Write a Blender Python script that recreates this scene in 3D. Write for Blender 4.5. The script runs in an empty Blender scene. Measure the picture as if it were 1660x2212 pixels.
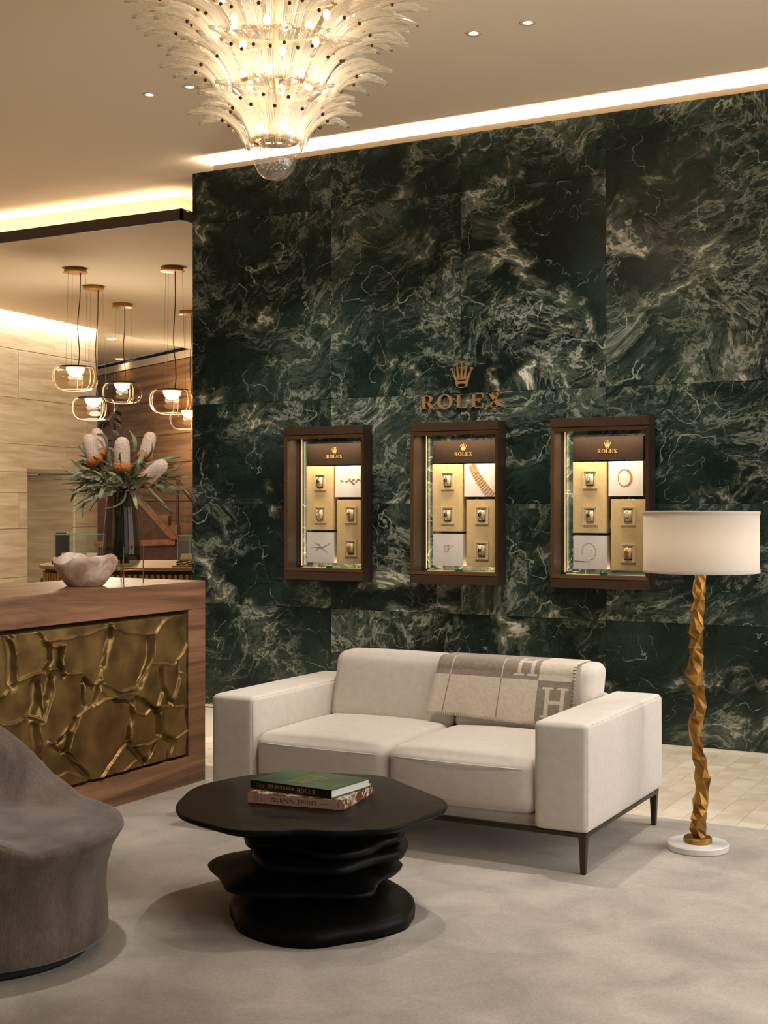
import bpy, bmesh, math, random
import numpy as np
from mathutils import Vector, Matrix
random.seed(7)
scene = bpy.context.scene
COL = scene.collection
PI = math.pi
# ------------------------------------------------------------------ camera
FPX, CX, HY, CAMZ, TH = 2877.0, 830.0, 1090.0, 1.5, math.radians(28.6)
RIGHT = Vector((math.cos(TH), math.sin(TH), 0)); FWD = Vector((-math.sin(TH), math.cos(TH), 0)); UP = Vector((0, 0, 1))
CAM = Vector((0, 0, CAMZ))
cd = bpy.data.cameras.new('camera'); cam = bpy.data.objects.new('camera', cd); COL.objects.link(cam)
cd.sensor_fit = 'HORIZONTAL'; cd.sensor_width = 36; cd.lens = 36 * FPX / 1660; cd.shift_y = -(1106 - HY) / 1660
cd.clip_start = 0.05; cd.clip_end = 100
cam.location = CAM; cam.rotation_euler = (PI / 2, 0, TH); scene.camera = cam
vs = scene.view_settings
vs.view_transform = 'Standard'; vs.look = 'None'; vs.gamma = 1; vs.use_curve_mapping = False; vs.exposure = 0.60
cy = scene.cycles
cy.use_denoising = True; cy.use_adaptive_sampling = True; cy.adaptive_threshold = 0.04; cy.max_bounces = 8; cy.transparent_max_bounces = 20; cy.caustics_reflective = False; cy.caustics_refractive = False
cy.sample_clamp_indirect = 4.0; cy.diffuse_bounces = 4; cy.glossy_bounces = 3; cy.transmission_bounces = 6
# ------------------------------------------------------------------ world and large lights
w = bpy.data.worlds.new('world'); scene.world = w; w.use_nodes = True
w.node_tree.nodes['Background'].inputs[0].default_value = (1.0, 0.93, 0.85, 1)
w.node_tree.nodes['Background'].inputs[1].default_value = 0.12
def area(name, loc, target, sx, sy, power, color, spread=180):
    d = bpy.data.lights.new(name, 'AREA'); d.shape = 'RECTANGLE'; d.size = sx; d.size_y = sy; d.energy = power; d.color = color
    d.spread = math.radians(spread)
    o = bpy.data.objects.new(name, d); COL.objects.link(o); o.location = loc
    o.rotation_euler = (Vector(target) - Vector(loc)).to_track_quat('-Z', 'Y').to_euler(); return o
def spot(name, loc, target, power, color, angle, blend=0.6, radius=0.05):
    d = bpy.data.lights.new(name, 'SPOT'); d.energy = power; d.color = color; d.spot_size = math.radians(angle); d.spot_blend = blend
    d.shadow_soft_size = radius
    o = bpy.data.objects.new(name, d); COL.objects.link(o); o.location = loc
    o.rotation_euler = (Vector(target) - Vector(loc)).to_track_quat('-Z', 'Y').to_euler(); return o
def point(name, loc, power, color, radius=0.03):
    d = bpy.data.lights.new(name, 'POINT'); d.energy = power; d.color = color; d.shadow_soft_size = radius
    o = bpy.data.objects.new(name, d); COL.objects.link(o); o.location = loc; return o
WARM = (1.0, 0.80, 0.55); WARM2 = (1.0, 0.85, 0.65); SOFT = (1.0, 0.945, 0.875); DAY = (1.0, 0.97, 0.93)
# area lights as daylight from assumed, unseen shop windows in the right-hand wall
area('window_daylight', (1.25, 6.3, 1.65), (-4.0, 6.3, 0.9), 3.6, 2.9, 46, DAY, 150)
area('window_daylight', (1.25, 2.6, 1.65), (-4.0, 3.6, 0.4), 2.6, 2.9, 16, DAY, 150)
# ------------------------------------------------------------------ pixel to place
def ray(px, py): return RIGHT * ((px - CX) / FPX) + FWD + UP * ((HY - py) / FPX)
def hitz(px, py, z):
    d = ray(px, py); return CAM + d * ((z - CAMZ) / d.z)
def hity(px, py, y):
    d = ray(px, py); return CAM + d * (y / d.y)
def hitx(px, py, x):
    d = ray(px, py); return CAM + d * (x / d.x)
def atd(px, py, depth): return CAM + ray(px, py) * depth
def cc(xc, yc, z): return RIGHT * xc + FWD * yc + UP * z     # camera-aligned ground coordinates
# ------------------------------------------------------------------ scene helpers
WL = {}
def thing(name, label, cat, loc, group=None, rz=0):
    o = bpy.data.objects.new(name, None); COL.objects.link(o); o.location = loc; o.empty_display_size = 0.05
    o['label'] = label; o['category'] = cat
    if group: o['group'] = group
    WL[o.name] = Vector(loc); return o
def tag(o, label, cat, group=None):
    o['label'] = label; o['category'] = cat
    if group: o['group'] = group
    return o
def struct(o): o['kind'] = 'structure'; return o
def add(name, me, parent=None, loc=(0, 0, 0), rot=(0, 0, 0), scale=(1, 1, 1)):
    """link a mesh object; loc is local to the parent"""
    o = bpy.data.objects.new(name, me); COL.objects.link(o); o.location = loc; o.rotation_euler = rot; o.scale = scale
    if parent: o.parent = parent
    WL[o.name] = Vector(loc) + (WL[parent.name] if parent else Vector()); return o
def mesh(name, verts, faces, mat=None, smooth=False):
    me = bpy.data.meshes.new(name); me.from_pydata([tuple(v) for v in verts], [], faces)
    bm = bmesh.new(); bm.from_mesh(me); bmesh.ops.recalc_face_normals(bm, faces=bm.faces[:]); bm.to_mesh(me); bm.free()
    if mat:
        for m in (mat if isinstance(mat, (list, tuple)) else [mat]): me.materials.append(m)
    if smooth: me.polygons.foreach_set('use_smooth', [True] * len(me.polygons))
    return me
def mk(name, vf, mat, parent=None, smooth=False):
    """vf = (verts, faces) in world coordinates"""
    v, f = vf
    if parent: org = WL[parent.name]
    else:
        xs = [p[0] for p in v]; ys = [p[1] for p in v]; zs = [p[2] for p in v]
        org = Vector(((min(xs) + max(xs)) / 2, (min(ys) + max(ys)) / 2, min(zs)))
    me = mesh(name, [Vector(p) - org for p in v], f, mat, smooth)
    return add(name, me, parent, (0, 0, 0) if parent else org)
def join(*parts):
    V, F = [], []
    for v, f in parts:
        n = len(V); V += [Vector(p) for p in v]; F += [tuple(i + n for i in q) for q in f]
    return V, F
def box(x0, x1, y0, y1, z0, z1):
    v = [Vector((x, y, z)) for z in (z0, z1) for (x, y) in ((x0, y0), (x1, y0), (x1, y1), (x0, y1))]
    return v, [(3, 2, 1, 0), (4, 5, 6, 7), (0, 1, 5, 4), (1, 2, 6, 5), (2, 3, 7, 6), (3, 0, 4, 7)]
def hexa(b, t):
    """b, t: 4 bottom and 4 top points"""
    return [Vector(p) for p in b] + [Vector(p) for p in t], [(3, 2, 1, 0), (4, 5, 6, 7), (0, 1, 5, 4), (1, 2, 6, 5), (2, 3, 7, 6), (3, 0, 4, 7)]
def bbox(x0, x1, y0, y1, z0, z1, b=0.004):
    """box with chamfered edges"""
    bm = bmesh.new(); bmesh.ops.create_cube(bm, size=1)
    for v in bm.verts: v.co = Vector(((x0 + x1) / 2 + v.co.x * (x1 - x0), (y0 + y1) / 2 + v.co.y * (y1 - y0), (z0 + z1) / 2 + v.co.z * (z1 - z0)))
    bmesh.ops.bevel(bm, geom=bm.edges[:], offset=b, segments=2, affect='EDGES', profile=0.6)
    bm.verts.index_update(); r = [v.co.copy() for v in bm.verts], [tuple(v.index for v in f.verts) for f in bm.faces]; bm.free(); return r
def rbox(c, s, r, n=10, bulge=(0, 0, 0), fn=None):
    """soft rounded block; c centre, s full sizes, r radius, bulge outward swelling per axis"""
    h = [a / 2 for a in s]; V, F, idx = [], [], {}
    def ts(k):
        a = [-h[k] + r * q for q in (0, .35, .7)] + [(-h[k] + r) + (2 * h[k] - 2 * r) * q / n for q in range(n + 1)] + [h[k] - r * q for q in (.7, .35, 0)]
        return a
    T = [ts(0), ts(1), ts(2)]
    def vid(p):
        k = tuple(round(a, 6) for a in p)
        if k in idx: return idx[k]
        q = Vector(p); cl = Vector([max(-h[i] + r, min(h[i] - r, q[i])) for i in range(3)]); d = q - cl
        o = cl + d.normalized() * r
        u = [max(-1, min(1, p[i] / h[i])) for i in range(3)]
        for i in range(3):
            j, m = (i + 1) % 3, (i + 2) % 3
            if bulge[i]: o[i] += bulge[i] * u[i] * (1 - u[j] ** 2) ** .6 * (1 - u[m] ** 2) ** .6
        o = o + Vector(c)
        if fn: o = fn(o)
        V.append(o); idx[k] = len(V) - 1; return idx[k]
    for i in range(3):
        j, m = (i + 1) % 3, (i + 2) % 3
        for sgn in (-1, 1):
            for a in range(len(T[j]) - 1):
                for b in range(len(T[m]) - 1):
                    q = []
                    for (da, db) in ((0, 0), (1, 0), (1, 1), (0, 1)):
                        p = [0, 0, 0]; p[i] = sgn * h[i]; p[j] = T[j][a + da]; p[m] = T[m][b + db]; q.append(vid(p))
                    if len(set(q)) == 4: F.append(tuple(q if sgn > 0 else q[::-1]))
    return V, F
def lathe(prof, c=(0, 0, 0), n=32, a0=0, a1=2 * PI):
    """prof: list of (r, z)"""
    full = abs(a1 - a0 - 2 * PI) < 1e-6; m = n if full else n + 1; V, F = [], []
    for r, z in prof:
        for k in range(m):
            a = a0 + (a1 - a0) * k / n; V.append(Vector((c[0] + r * math.cos(a), c[1] + r * math.sin(a), c[2] + z)))
    for i in range(len(prof) - 1):
        for k in range(n):
            k2 = (k + 1) % m; F.append((i * m + k, i * m + k2, (i + 1) * m + k2, (i + 1) * m + k))
    return V, F
def disc_lathe(prof, c=(0, 0, 0), n=32):
    return lathe([(0.0005, prof[0][1])] + list(prof) + [(0.0005, prof[-1][1])], c, n)
def tube(pts, r, n=8, cap=True):
    pts = [Vector(p) for p in pts]; V, F = [], []; rr = r if isinstance(r, (list, tuple)) else [r] * len(pts); pa = None
    for i, p in enumerate(pts):
        t = (pts[min(i + 1, len(pts) - 1)] - pts[max(i - 1, 0)]).normalized()
        if pa is None: pa = (Vector((0, 0, 1)) if abs(t.z) < .9 else Vector((1, 0, 0))).cross(t).normalized()
        pa = (pa - t * pa.dot(t)).normalized(); b = t.cross(pa)
        for k in range(n):
            a = 2 * PI * k / n; V.append(p + (pa * math.cos(a) + b * math.sin(a)) * rr[i])
    for i in range(len(pts) - 1):
        for k in range(n): F.append((i * n + k, i * n + (k + 1) % n, (i + 1) * n + (k + 1) % n, (i + 1) * n + k))
    if cap: F += [tuple(range(n))[::-1], tuple(range((len(pts) - 1) * n, len(pts) * n))]
    return V, F
def sphere(c, r, n=12, m=8, sz=1):
    return lathe([(max(r * math.sin(PI * i / m), r * .002), -r * sz * math.cos(PI * i / m)) for i in range(m + 1)], c, n)
def prism(poly, d):
    """poly: list of 3D points (planar), extruded along vector d"""
    n = len(poly); V = [Vector(p) for p in poly] + [Vector(p) + Vector(d) for p in poly]
    return V, [tuple(range(n))[::-1], tuple(range(n, 2 * n))] + [(i, (i + 1) % n, n + (i + 1) % n, n + i) for i in range(n)]
def polys3(polys, o, ux, uy, d):
    """2D polygons placed at o with axes ux, uy, thickness vector d"""
    o, ux, uy = Vector(o), Vector(ux), Vector(uy)
    return join(*[prism([o + ux * x + uy * y for x, y in p], d) for p in polys])
# ------------------------------------------------------------------ materials
def L(r, g, b):
    f = lambda c: (c / 255 / 12.92) if c / 255 <= .04045 else ((c / 255 + .055) / 1.055) ** 2.4
    return (f(r), f(g), f(b), 1)
def nt(name):
    m = bpy.data.materials.new(name); m.use_nodes = True; t = m.node_tree
    for n in list(t.nodes):
        if n.type != 'OUTPUT_MATERIAL' and n.type != 'BSDF_PRINCIPLED': t.nodes.remove(n)
    return m, t, t.nodes['Principled BSDF'], t.nodes['Material Output']
def N(t, typ, **kw):
    n = t.nodes.new(typ)
    for k, v in kw.items():
        if k.startswith('i_'):
            n.inputs[k[2:].replace('_', ' ')].default_value = v
        else: setattr(n, k, v)
    return n
def ramp(t, fac, stops):
    r = t.nodes.new('ShaderNodeValToRGB'); t.links.new(fac, r.inputs[0]); e = r.color_ramp.elements
    while len(e) < len(stops): e.new(.5)
    for q, (p, c) in zip(e, stops): q.position = p; q.color = c if len(c) == 4 else (*c, 1)
    return r.outputs[0]
def mixc(t, fac, a, b, mode='MIX'):
    m = t.nodes.new('ShaderNodeMix'); m.data_type = 'RGBA'; m.blend_type = mode
    for s, v in ((m.inputs[0], fac), (m.inputs[6], a), (m.inputs[7], b)):
        if hasattr(v, 'links'): t.links.new(v, s)
        else: s.default_value = v
    return m.outputs[2]
def math_(t, op, a, b=0.0, clamp=False):
    m = t.nodes.new('ShaderNodeMath'); m.operation = op; m.use_clamp = clamp
    for s, v in ((m.inputs[0], a), (m.inputs[1], b)):
        if hasattr(v, 'links'): t.links.new(v, s)
        else: s.default_value = v
    return m.outputs[0]
def coords(t, stretch=(1, 1, 1), rot=(0, 0, 0), kind='Object', rnd=0):
    tc = t.nodes.new('ShaderNodeTexCoord'); mp = t.nodes.new('ShaderNodeMapping'); mp.inputs['Scale'].default_value = stretch; mp.inputs['Rotation'].default_value = rot
    t.links.new(tc.outputs[kind], mp.inputs['Vector'])
    if rnd:
        oi = t.nodes.new('ShaderNodeObjectInfo'); v = t.nodes.new('ShaderNodeVectorMath'); v.operation = 'SCALE'
        c = t.nodes.new('ShaderNodeCombineXYZ')
        for i, k in enumerate((1.0, 2.7, -1.9)): t.links.new(math_(t, 'MULTIPLY', oi.outputs['Random'], rnd * k), c.inputs[i])
        v2 = t.nodes.new('ShaderNodeVectorMath'); v2.operation = 'ADD'; t.links.new(mp.outputs[0], v2.inputs[0]); t.links.new(c.outputs[0], v2.inputs[1]); return v2.outputs[0]
    return mp.outputs[0]
def noise(t, vec, scale, detail=4, rough=.55, dist=0):
    n = N(t, 'ShaderNodeTexNoise', i_Scale=scale, i_Detail=detail, i_Roughness=rough, i_Distortion=dist); t.links.new(vec, n.inputs['Vector']); return n.outputs['Fac']
def bump(t, p, h, strength=.3, dist=.01):
    b = N(t, 'ShaderNodeBump', i_Strength=strength, i_Distance=dist); t.links.new(h, b.inputs['Height']); t.links.new(b.outputs[0], p.inputs['Normal'])
def pm(name, c1, c2=None, scale=5, detail=4, rough=.5, metal=0, stretch=(1, 1, 1), bs=0, bscale=60, bdist=.004, sheen=0, coat=0, lo=.35, hi=.65, rnd=0, spec=.5, dist=0, kind='Object', rough2=None):
    m, t, p, o = nt(name)
    p.inputs['Roughness'].default_value = rough; p.inputs['Metallic'].default_value = metal; p.inputs['Specular IOR Level'].default_value = spec
    p.inputs['Sheen Weight'].default_value = sheen; p.inputs['Sheen Roughness'].default_value = .4; p.inputs['Coat Weight'].default_value = coat
    if c2 is None: p.inputs['Base Color'].default_value = L(*c1)
    else:
        v = coords(t, stretch, rnd=rnd, kind=kind); f = noise(t, v, scale, detail, dist=dist)
        t.links.new(ramp(t, f, [(lo, L(*c1)), (hi, L(*c2))]), p.inputs['Base Color'])
        if rough2 is not None: t.links.new(ramp(t, f, [(lo, (rough,) * 3), (hi, (rough2,) * 3)]), p.inputs['Roughness'])
    if bs:
        v2 = coords(t, stretch, rnd=rnd, kind=kind); bump(t, p, noise(t, v2, bscale, 5), bs, bdist)
    return m
def emit(name, c, s):
    m, t, p, o = nt(name); p.inputs['Base Color'].default_value = L(*c); p.inputs['Emission Color'].default_value = L(*c); p.inputs['Emission Strength'].default_value = s; return m
def glassy(name, tint=(1, 1, 1), body=0.0, bodyc=(1, 1, 1), rough=.03, refl=1.0, ior=1.45, base=0.0, ribs=None):
    """clear glass that lets light straight through: transparent + fresnel gloss (+ frosted body)"""
    m, t, p, o = nt(name); t.nodes.remove(p)
    tr = N(t, 'ShaderNodeBsdfTransparent'); tr.inputs[0].default_value = (*tint, 1)
    gl = N(t, 'ShaderNodeBsdfGlossy'); gl.inputs['Roughness'].default_value = rough
    fr = N(t, 'ShaderNodeFresnel', i_IOR=ior); ge = N(t, 'ShaderNodeNewGeometry'); fac = math_(t, 'MULTIPLY', math_(t, 'ADD', math_(t, 'MULTIPLY', fr.outputs[0], refl), base, True), math_(t, 'SUBTRACT', 1.0, ge.outputs['Backfacing']), True)
    mx = N(t, 'ShaderNodeMixShader'); t.links.new(fac, mx.inputs[0]); t.links.new(gl.outputs[0], mx.inputs[2])
    if body:
        tl = N(t, 'ShaderNodeBsdfTranslucent'); tl.inputs[0].default_value = (*bodyc, 1)
        df = N(t, 'ShaderNodeBsdfDiffuse'); df.inputs[0].default_value = (*bodyc, 1)
        ad = N(t, 'ShaderNodeMixShader'); ad.inputs[0].default_value = .35; t.links.new(tl.outputs[0], ad.inputs[1]); t.links.new(df.outputs[0], ad.inputs[2])
        m2 = N(t, 'ShaderNodeMixShader'); m2.inputs[0].default_value = body
        if ribs:      # glass pressed in lengthwise ribs: the thick lines hold more light than the thin ones
            tc = N(t, 'ShaderNodeTexCoord'); sp = N(t, 'ShaderNodeSeparateXYZ'); t.links.new(tc.outputs['Object'], sp.inputs[0])
            wv = math_(t, 'SINE', math_(t, 'MULTIPLY', sp.outputs['Y'], ribs)); t.links.new(ramp(t, math_(t, 'ADD', math_(t, 'MULTIPLY', wv, .5), .5), [(.15, (body * .35,) * 3), (.85, (body * 1.9,) * 3)]), m2.inputs[0])
        t.links.new(tr.outputs[0], m2.inputs[1]); t.links.new(ad.outputs[0], m2.inputs[2]); t.links.new(m2.outputs[0], mx.inputs[1])
    else: t.links.new(tr.outputs[0], mx.inputs[1])
    t.links.new(mx.outputs[0], o.inputs['Surface']); return m
def marble_green(name):
    m, t, p, o = nt(name)
    g = coords(t, (1, 1, 1), (0, .45, 0), rnd=13)
    def warp(vec, scale, amt, det=3, rough=.55):
        wn = N(t, 'ShaderNodeTexNoise', i_Scale=scale, i_Detail=det, i_Roughness=rough); t.links.new(vec, wn.inputs['Vector'])
        sb = N(t, 'ShaderNodeVectorMath', operation='SUBTRACT'); t.links.new(wn.outputs['Color'], sb.inputs[0]); sb.inputs[1].default_value = (.5, .5, .5)
        sc = N(t, 'ShaderNodeVectorMath', operation='SCALE'); t.links.new(sb.outputs[0], sc.inputs[0]); sc.inputs['Scale'].default_value = amt
        ad = N(t, 'ShaderNodeVectorMath', operation='ADD'); t.links.new(vec, ad.inputs[0]); t.links.new(sc.outputs[0], ad.inputs[1]); return ad.outputs[0]
    def stretch(vec, s):
        mp = N(t, 'ShaderNodeMapping'); mp.inputs['Scale'].default_value = s; t.links.new(vec, mp.inputs['Vector']); return mp.outputs[0]
    def ridge(vec, scale, width, det, rough):
        f = noise(t, vec, scale, det, rough); d = math_(t, 'ABSOLUTE', math_(t, 'SUBTRACT', f, .5)); return math_(t, 'SUBTRACT', 1.0, math_(t, 'DIVIDE', d, width), True)
    mul = lambda *a: a[0] if len(a) == 1 else math_(t, 'MULTIPLY', a[0], mul(*a[1:]))
    step = lambda f, a, b: ramp(t, f, [(a, (0,) * 3), (b, (1,) * 3)])
    w1 = warp(g, 1.0, .9, 2); w2 = warp(w1, 5, .16, 4, .65); sx = stretch(w2, (.7, 1, 1.2))
    base = ramp(t, noise(t, w1, 1.4, 5, .62), [(.36, L(11, 19, 17)), (.47, L(17, 32, 27)), (.57, L(27, 43, 36)), (.70, L(43, 56, 48))])
    base = mixc(t, 1.0, base, ramp(t, noise(t, g, 110, 3), [(.35, (.7,) * 3), (.65, (1.3,) * 3)]), 'MULTIPLY')
    # zones of torn, fibrous filaments
    zn = noise(t, w1, 1.25, 3, .6); zone = step(zn, .44, .62); core = step(zn, .52, .68)
    f1 = math_(t, 'POWER', ridge(stretch(w2, (.55, 1, 1.5)), 9, .07, 5, .7), 1.3); f2 = math_(t, 'POWER', ridge(stretch(warp(w2, 9, .08, 4), (1.3, 1, .7)), 14, .08, 4, .7), 1.4); f3 = math_(t, 'POWER', ridge(sx, 4.0, .035, 6, .66), 1.4)
    haze = noise(t, sx, 6, 6, .7)
    col = mixc(t, mul(step(haze, .42, .66), core, .55), base, L(74, 84, 73))
    col = mixc(t, mul(f1, zone, .42), col, L(104, 114, 99))
    col = mixc(t, mul(f2, core, .40), col, L(120, 128, 112))
    col = mixc(t, mul(f3, zone, .9), col, L(158, 164, 146))
    # broad pale torn veins with white hearts
    vd = ridge(stretch(w2, (.8, 1, 1.1)), 1.05, .06, 6, .58); vm = step(noise(t, g, 1.7, 2, .5), .50, .62)
    col = mixc(t, mul(step(vd, .25, .95), vm, step(haze, .36, .56), .8), col, L(128, 134, 114))
    col = mixc(t, mul(step(vd, .80, .97), vm, step(haze, .45, .55)), col, L(206, 202, 184))
    # hairline cracks in long runs
    ck = warp(g, 1.6, .35, 5, .6)
    for sc, wd, st, (a, b) in ((1.25, .0022, .95, (.46, .54)), (2.3, .0026, .75, (.50, .56)), (3.7, .003, .6, (.51, .58))):
        cm = step(noise(t, stretch(g, (1, 1.3, 1)), 1.9 + sc, 2, .5), a, b); col = mixc(t, mul(ridge(ck, sc, wd, 2.5, .5), cm, st), col, L(160, 168, 150))
    col = mixc(t, mul(ridge(stretch(w1, (.45, 1, 1.3)), 2.4, .014, 4, .6), .6), col, L(7, 11, 10))
    t.links.new(col, p.inputs['Base Color']); p.inputs['Roughness'].default_value = .26; p.inputs['Specular IOR Level'].default_value = .3
    return m
def wood(name, c1, c2, c3, axis=1, scale=1.0, rough=.38, rnd=0, coat=0):
    """grain runs along the given axis"""
    m, t, p, o = nt(name); st = [9.0 * scale] * 3; st[axis] = .55 * scale
    g = coords(t, tuple(st), rnd=rnd); f = noise(t, g, 1.6, 6, .6, dist=1.2)
    st2 = [60.0 * scale] * 3; st2[axis] = 1.5 * scale; g2 = coords(t, tuple(st2), rnd=rnd); f2 = noise(t, g2, 1.0, 5, .6, dist=.4)
    col = ramp(t, f, [(.28, L(*c1)), (.5, L(*c2)), (.74, L(*c3))])
    col = mixc(t, 1.0, col, ramp(t, f2, [(.3, (.78,) * 3), (.7, (1.12,) * 3)]), 'MULTIPLY')
    t.links.new(col, p.inputs['Base Color']); p.inputs['Roughness'].default_value = rough; p.inputs['Coat Weight'].default_value = coat
    bump(t, p, f2, .12, .003); return m
M = {}
M['marble'] = marble_green('green_marble')
M['plaster'] = pm('ceiling_plaster', (236, 218, 194), rough=.9)
M['plaster2'] = pm('warm_plaster', (214, 196, 170), rough=.9)
M['trav'] = pm('travertine', (200, 183, 157), (233, 221, 199), 2.2, 8, .55, stretch=(.5, .5, 6), bs=.3, bscale=12, bdist=.004, rnd=9, dist=.5)
M['travfloor'] = pm('travertine_tile', (214, 200, 176), (238, 228, 210), 5, 5, .45, rnd=9)
M['grout'] = pm('floor_grout', (206, 192, 170), rough=.8)
M['woodwall'] = pm('wood_panel', (114, 81, 52), (164, 122, 82), 1.6, 8, .5, stretch=(.35, .35, 7), bs=.1, bscale=30, bdist=.002, rnd=9, dist=.4)
M['walnut'] = wood('walnut', (84, 56, 39), (138, 97, 69), (172, 128, 94), 1, .9, .42)
M['redwood'] = wood('rail_wood', (58, 32, 20), (80, 47, 30), (98, 60, 39), 0, 1, .4)
M['railwood'] = wood('handrail_wood', (112, 68, 40), (140, 88, 54), (160, 106, 68), 0, 1, .4)
M['oak'] = wood('oak', (150, 106, 60), (178, 132, 80), (196, 150, 96), 0, 1, .6)
M['oakv'] = wood('oak_slat', (166, 112, 54), (192, 136, 72), (208, 154, 88), 2, 1, .45)
M['dark'] = pm('dark_bronze', (52, 40, 32), rough=.5)
M['black'] = pm('black_gap', (12, 10, 9), rough=.7)
M['brass'] = pm('cast_brass', (112, 88, 50), (150, 120, 74), 6, 6, .34, .82, bs=.3, bscale=34, bdist=.003, rough2=.5)
M['gold'] = pm('sign_brass', (168, 129, 78), rough=.45, metal=.35)
M['goldleaf'] = pm('gold_leaf', (112, 78, 34), (184, 138, 70), 16, 6, .42, .9, bs=.35, bscale=44, bdist=.003)
M['thinbrass'] = pm('thin_brass', (190, 150, 90), rough=.3, metal=1.0)
M['canopy'] = pm('canopy_brass', (200, 150, 90), (220, 172, 112), 40, 3, .35, .6, stretch=(1, 1, 8))
M['sofa'] = pm('cream_upholstery', (210, 201, 190), (217, 208, 197), 30, 3, .92, sheen=.25, bs=.22, bscale=420, bdist=.0015)
M['bronze'] = pm('bronze_leg', (74, 66, 58), rough=.38, metal=.9)
M['blackwood'] = pm('ebonised_wood', (7, 6, 6), (13, 12, 11), 4, 6, .42, stretch=(.6, 7, 3), bs=.3, bscale=5, bdist=.004, spec=.12)
M['velvet'] = pm('taupe_velvet', (78, 66, 58), (112, 98, 87), 5, 9, .9, sheen=.35, bs=.5, bscale=160, bdist=.003, dist=.5, stretch=(1.2, 1.2, .6))
M['rug'] = pm('wool_rug', (162, 153, 141), (194, 184, 170), 3.2, 10, .95, sheen=.3, bs=.6, bscale=330, bdist=.004, dist=.6)
M['shade'] = None
M['whitemarble'] = pm('white_marble', (206, 202, 196), (228, 224, 218), 6, 6, .3)
M['leather'] = pm('brown_leather', (54, 36, 24), (64, 44, 29), 60, 3, .45, bs=.12, bscale=300, bdist=.001)
M['leatherdark'] = pm('dark_leather', (40, 30, 24), (50, 38, 30), 60, 3, .4)
M['lining'] = pm('case_lining', (32, 21, 14), (38, 26, 17), 60, 3, .6, spec=.12)
M['caseframe'] = pm('case_bronze', (98, 71, 46), rough=.38, metal=.7)
M['cream'] = pm('cream_panel', (208, 178, 124), (216, 188, 136), 30, 3, .6)
M['creamframe'] = pm('cream_frame', (214, 192, 150), rough=.5)
M['print'] = pm('print_paper', (226, 216, 204), (236, 228, 218), 3, 3, .5)
M['printgold'] = pm('print_gold', (150, 100, 40), (196, 146, 74), 60, 2, .5)
M['printgrey'] = pm('print_grey', (120, 104, 84), rough=.6)
M['printpink'] = pm('print_pink', (190, 130, 112), rough=.6)
M['cardgreen'] = pm('green_card', (20, 110, 66), rough=.5)
M['steel'] = pm('watch_steel', (200, 190, 170), rough=.2, metal=1.0)
M['dialdark'] = pm('dark_dial', (40, 38, 36), rough=.2)
M['diallight'] = pm('pale_dial', (226, 216, 196), rough=.3)
M['dialgold'] = pm('gold_dial', (200, 160, 96), rough=.25, metal=.8)
M['pane'] = glassy('clear_pane', (.97, .97, .97), rough=.01, refl=.45)
M['panegreen'] = glassy('case_glass', (.95, .98, .96), rough=.01, refl=.9, base=.01)
M['glassedge'] = glassy('glass_edge', (.55, .72, .64), .45, (.55, .8, .7), rough=.05)
M['smoke'] = glassy('smoked_glass', (.76, .76, .69), rough=.02, refl=.8)
M['pendglass'] = glassy('pendant_glass', (.95, .91, .85), rough=.02, refl=.7)
M['pendrim'] = glassy('pendant_rim', (.98, .92, .82), .32, (1, .93, .82), rough=.05, refl=.6)  # paler frosted body puts the bright glow of the edges into the glass
M['leafglass'] = glassy('chandelier_glass', (1.0, .985, .96), .20, (1.0, .95, .87), rough=.06, refl=1.2, base=.08, ior=1.5, ribs=620)
M['ballglass'] = glassy('ball_glass', (.985, .97, .95), .14, (1, .95, .88), rough=.02, refl=1.4, base=.06)
M['bubble'] = glassy('bubble_glass', (.98, .95, .9), .5, (1, .96, .9), rough=.05, refl=2, base=.1)
M['pin'] = pm('bronze_pin', (96, 62, 32), rough=.35, metal=.7)
M['onyx'] = pm('onyx', (176, 140, 118), (226, 210, 192), 9, 7, .32, dist=1.6, bs=.2, bscale=18, bdist=.006)
M['leafgreen'] = pm('banksia_leaf', (74, 78, 54), (140, 142, 106), 9, 3, .6, rnd=6)
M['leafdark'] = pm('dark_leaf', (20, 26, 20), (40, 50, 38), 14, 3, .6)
M['stem'] = pm('stem_green', (44, 52, 32), rough=.6)
M['petal'] = pm('banksia_spike', (196, 166, 146), (232, 208, 188), 160, 2, .9, bs=1.0, bscale=170, bdist=.006)
M['orange'] = pm('banksia_orange', (184, 94, 42), (224, 148, 80), 120, 2, .9, bs=1.0, bscale=150, bdist=.008)
M['water'] = glassy('water', (.74, .76, .62), rough=.02, refl=.5)
M['bookgreen'] = pm('green_cover', (10, 58, 38), (24, 92, 60), 9, 6, .32, dist=.6)
M['bookblack'] = pm('black_spine', (16, 18, 17), rough=.35)
M['page'] = pm('page_block', (222, 214, 202), (236, 230, 220), 40, 2, .8, stretch=(.2, .2, 20))
M['pink'] = pm('pink_spine', (196, 154, 138), rough=.6)
M['goldink'] = pm('gold_ink', (190, 160, 92), rough=.45, metal=.3)
M['darkink'] = pm('dark_ink', (58, 26, 24), rough=.6)
M['taupe'] = pm('throw_taupe', (146, 130, 116), (162, 146, 132), 60, 4, .95, sheen=.4, bs=.5, bscale=260, bdist=.003)
M['creamwool'] = pm('throw_cream', (214, 200, 180), (226, 214, 196), 60, 4, .95, sheen=.4, bs=.5, bscale=260, bdist=.003)
M['lens'] = emit('lamp_lens', (255, 226, 180), 30)
M['trim'] = pm('lamp_trim', (210, 196, 176), rough=.6)
M['dome'] = emit('diffuser_glow', (255, 226, 176), 5.5)
M['bulb'] = emit('bulb_glow', (255, 220, 160), 9)
M['led'] = emit('led_glow', (255, 214, 140), 9)
M['caseled'] = emit('case_led_glow', (255, 214, 150), .6)
M['wire'] = pm('steel_wire', (150, 130, 104), rough=.4, metal=.6)
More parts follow.
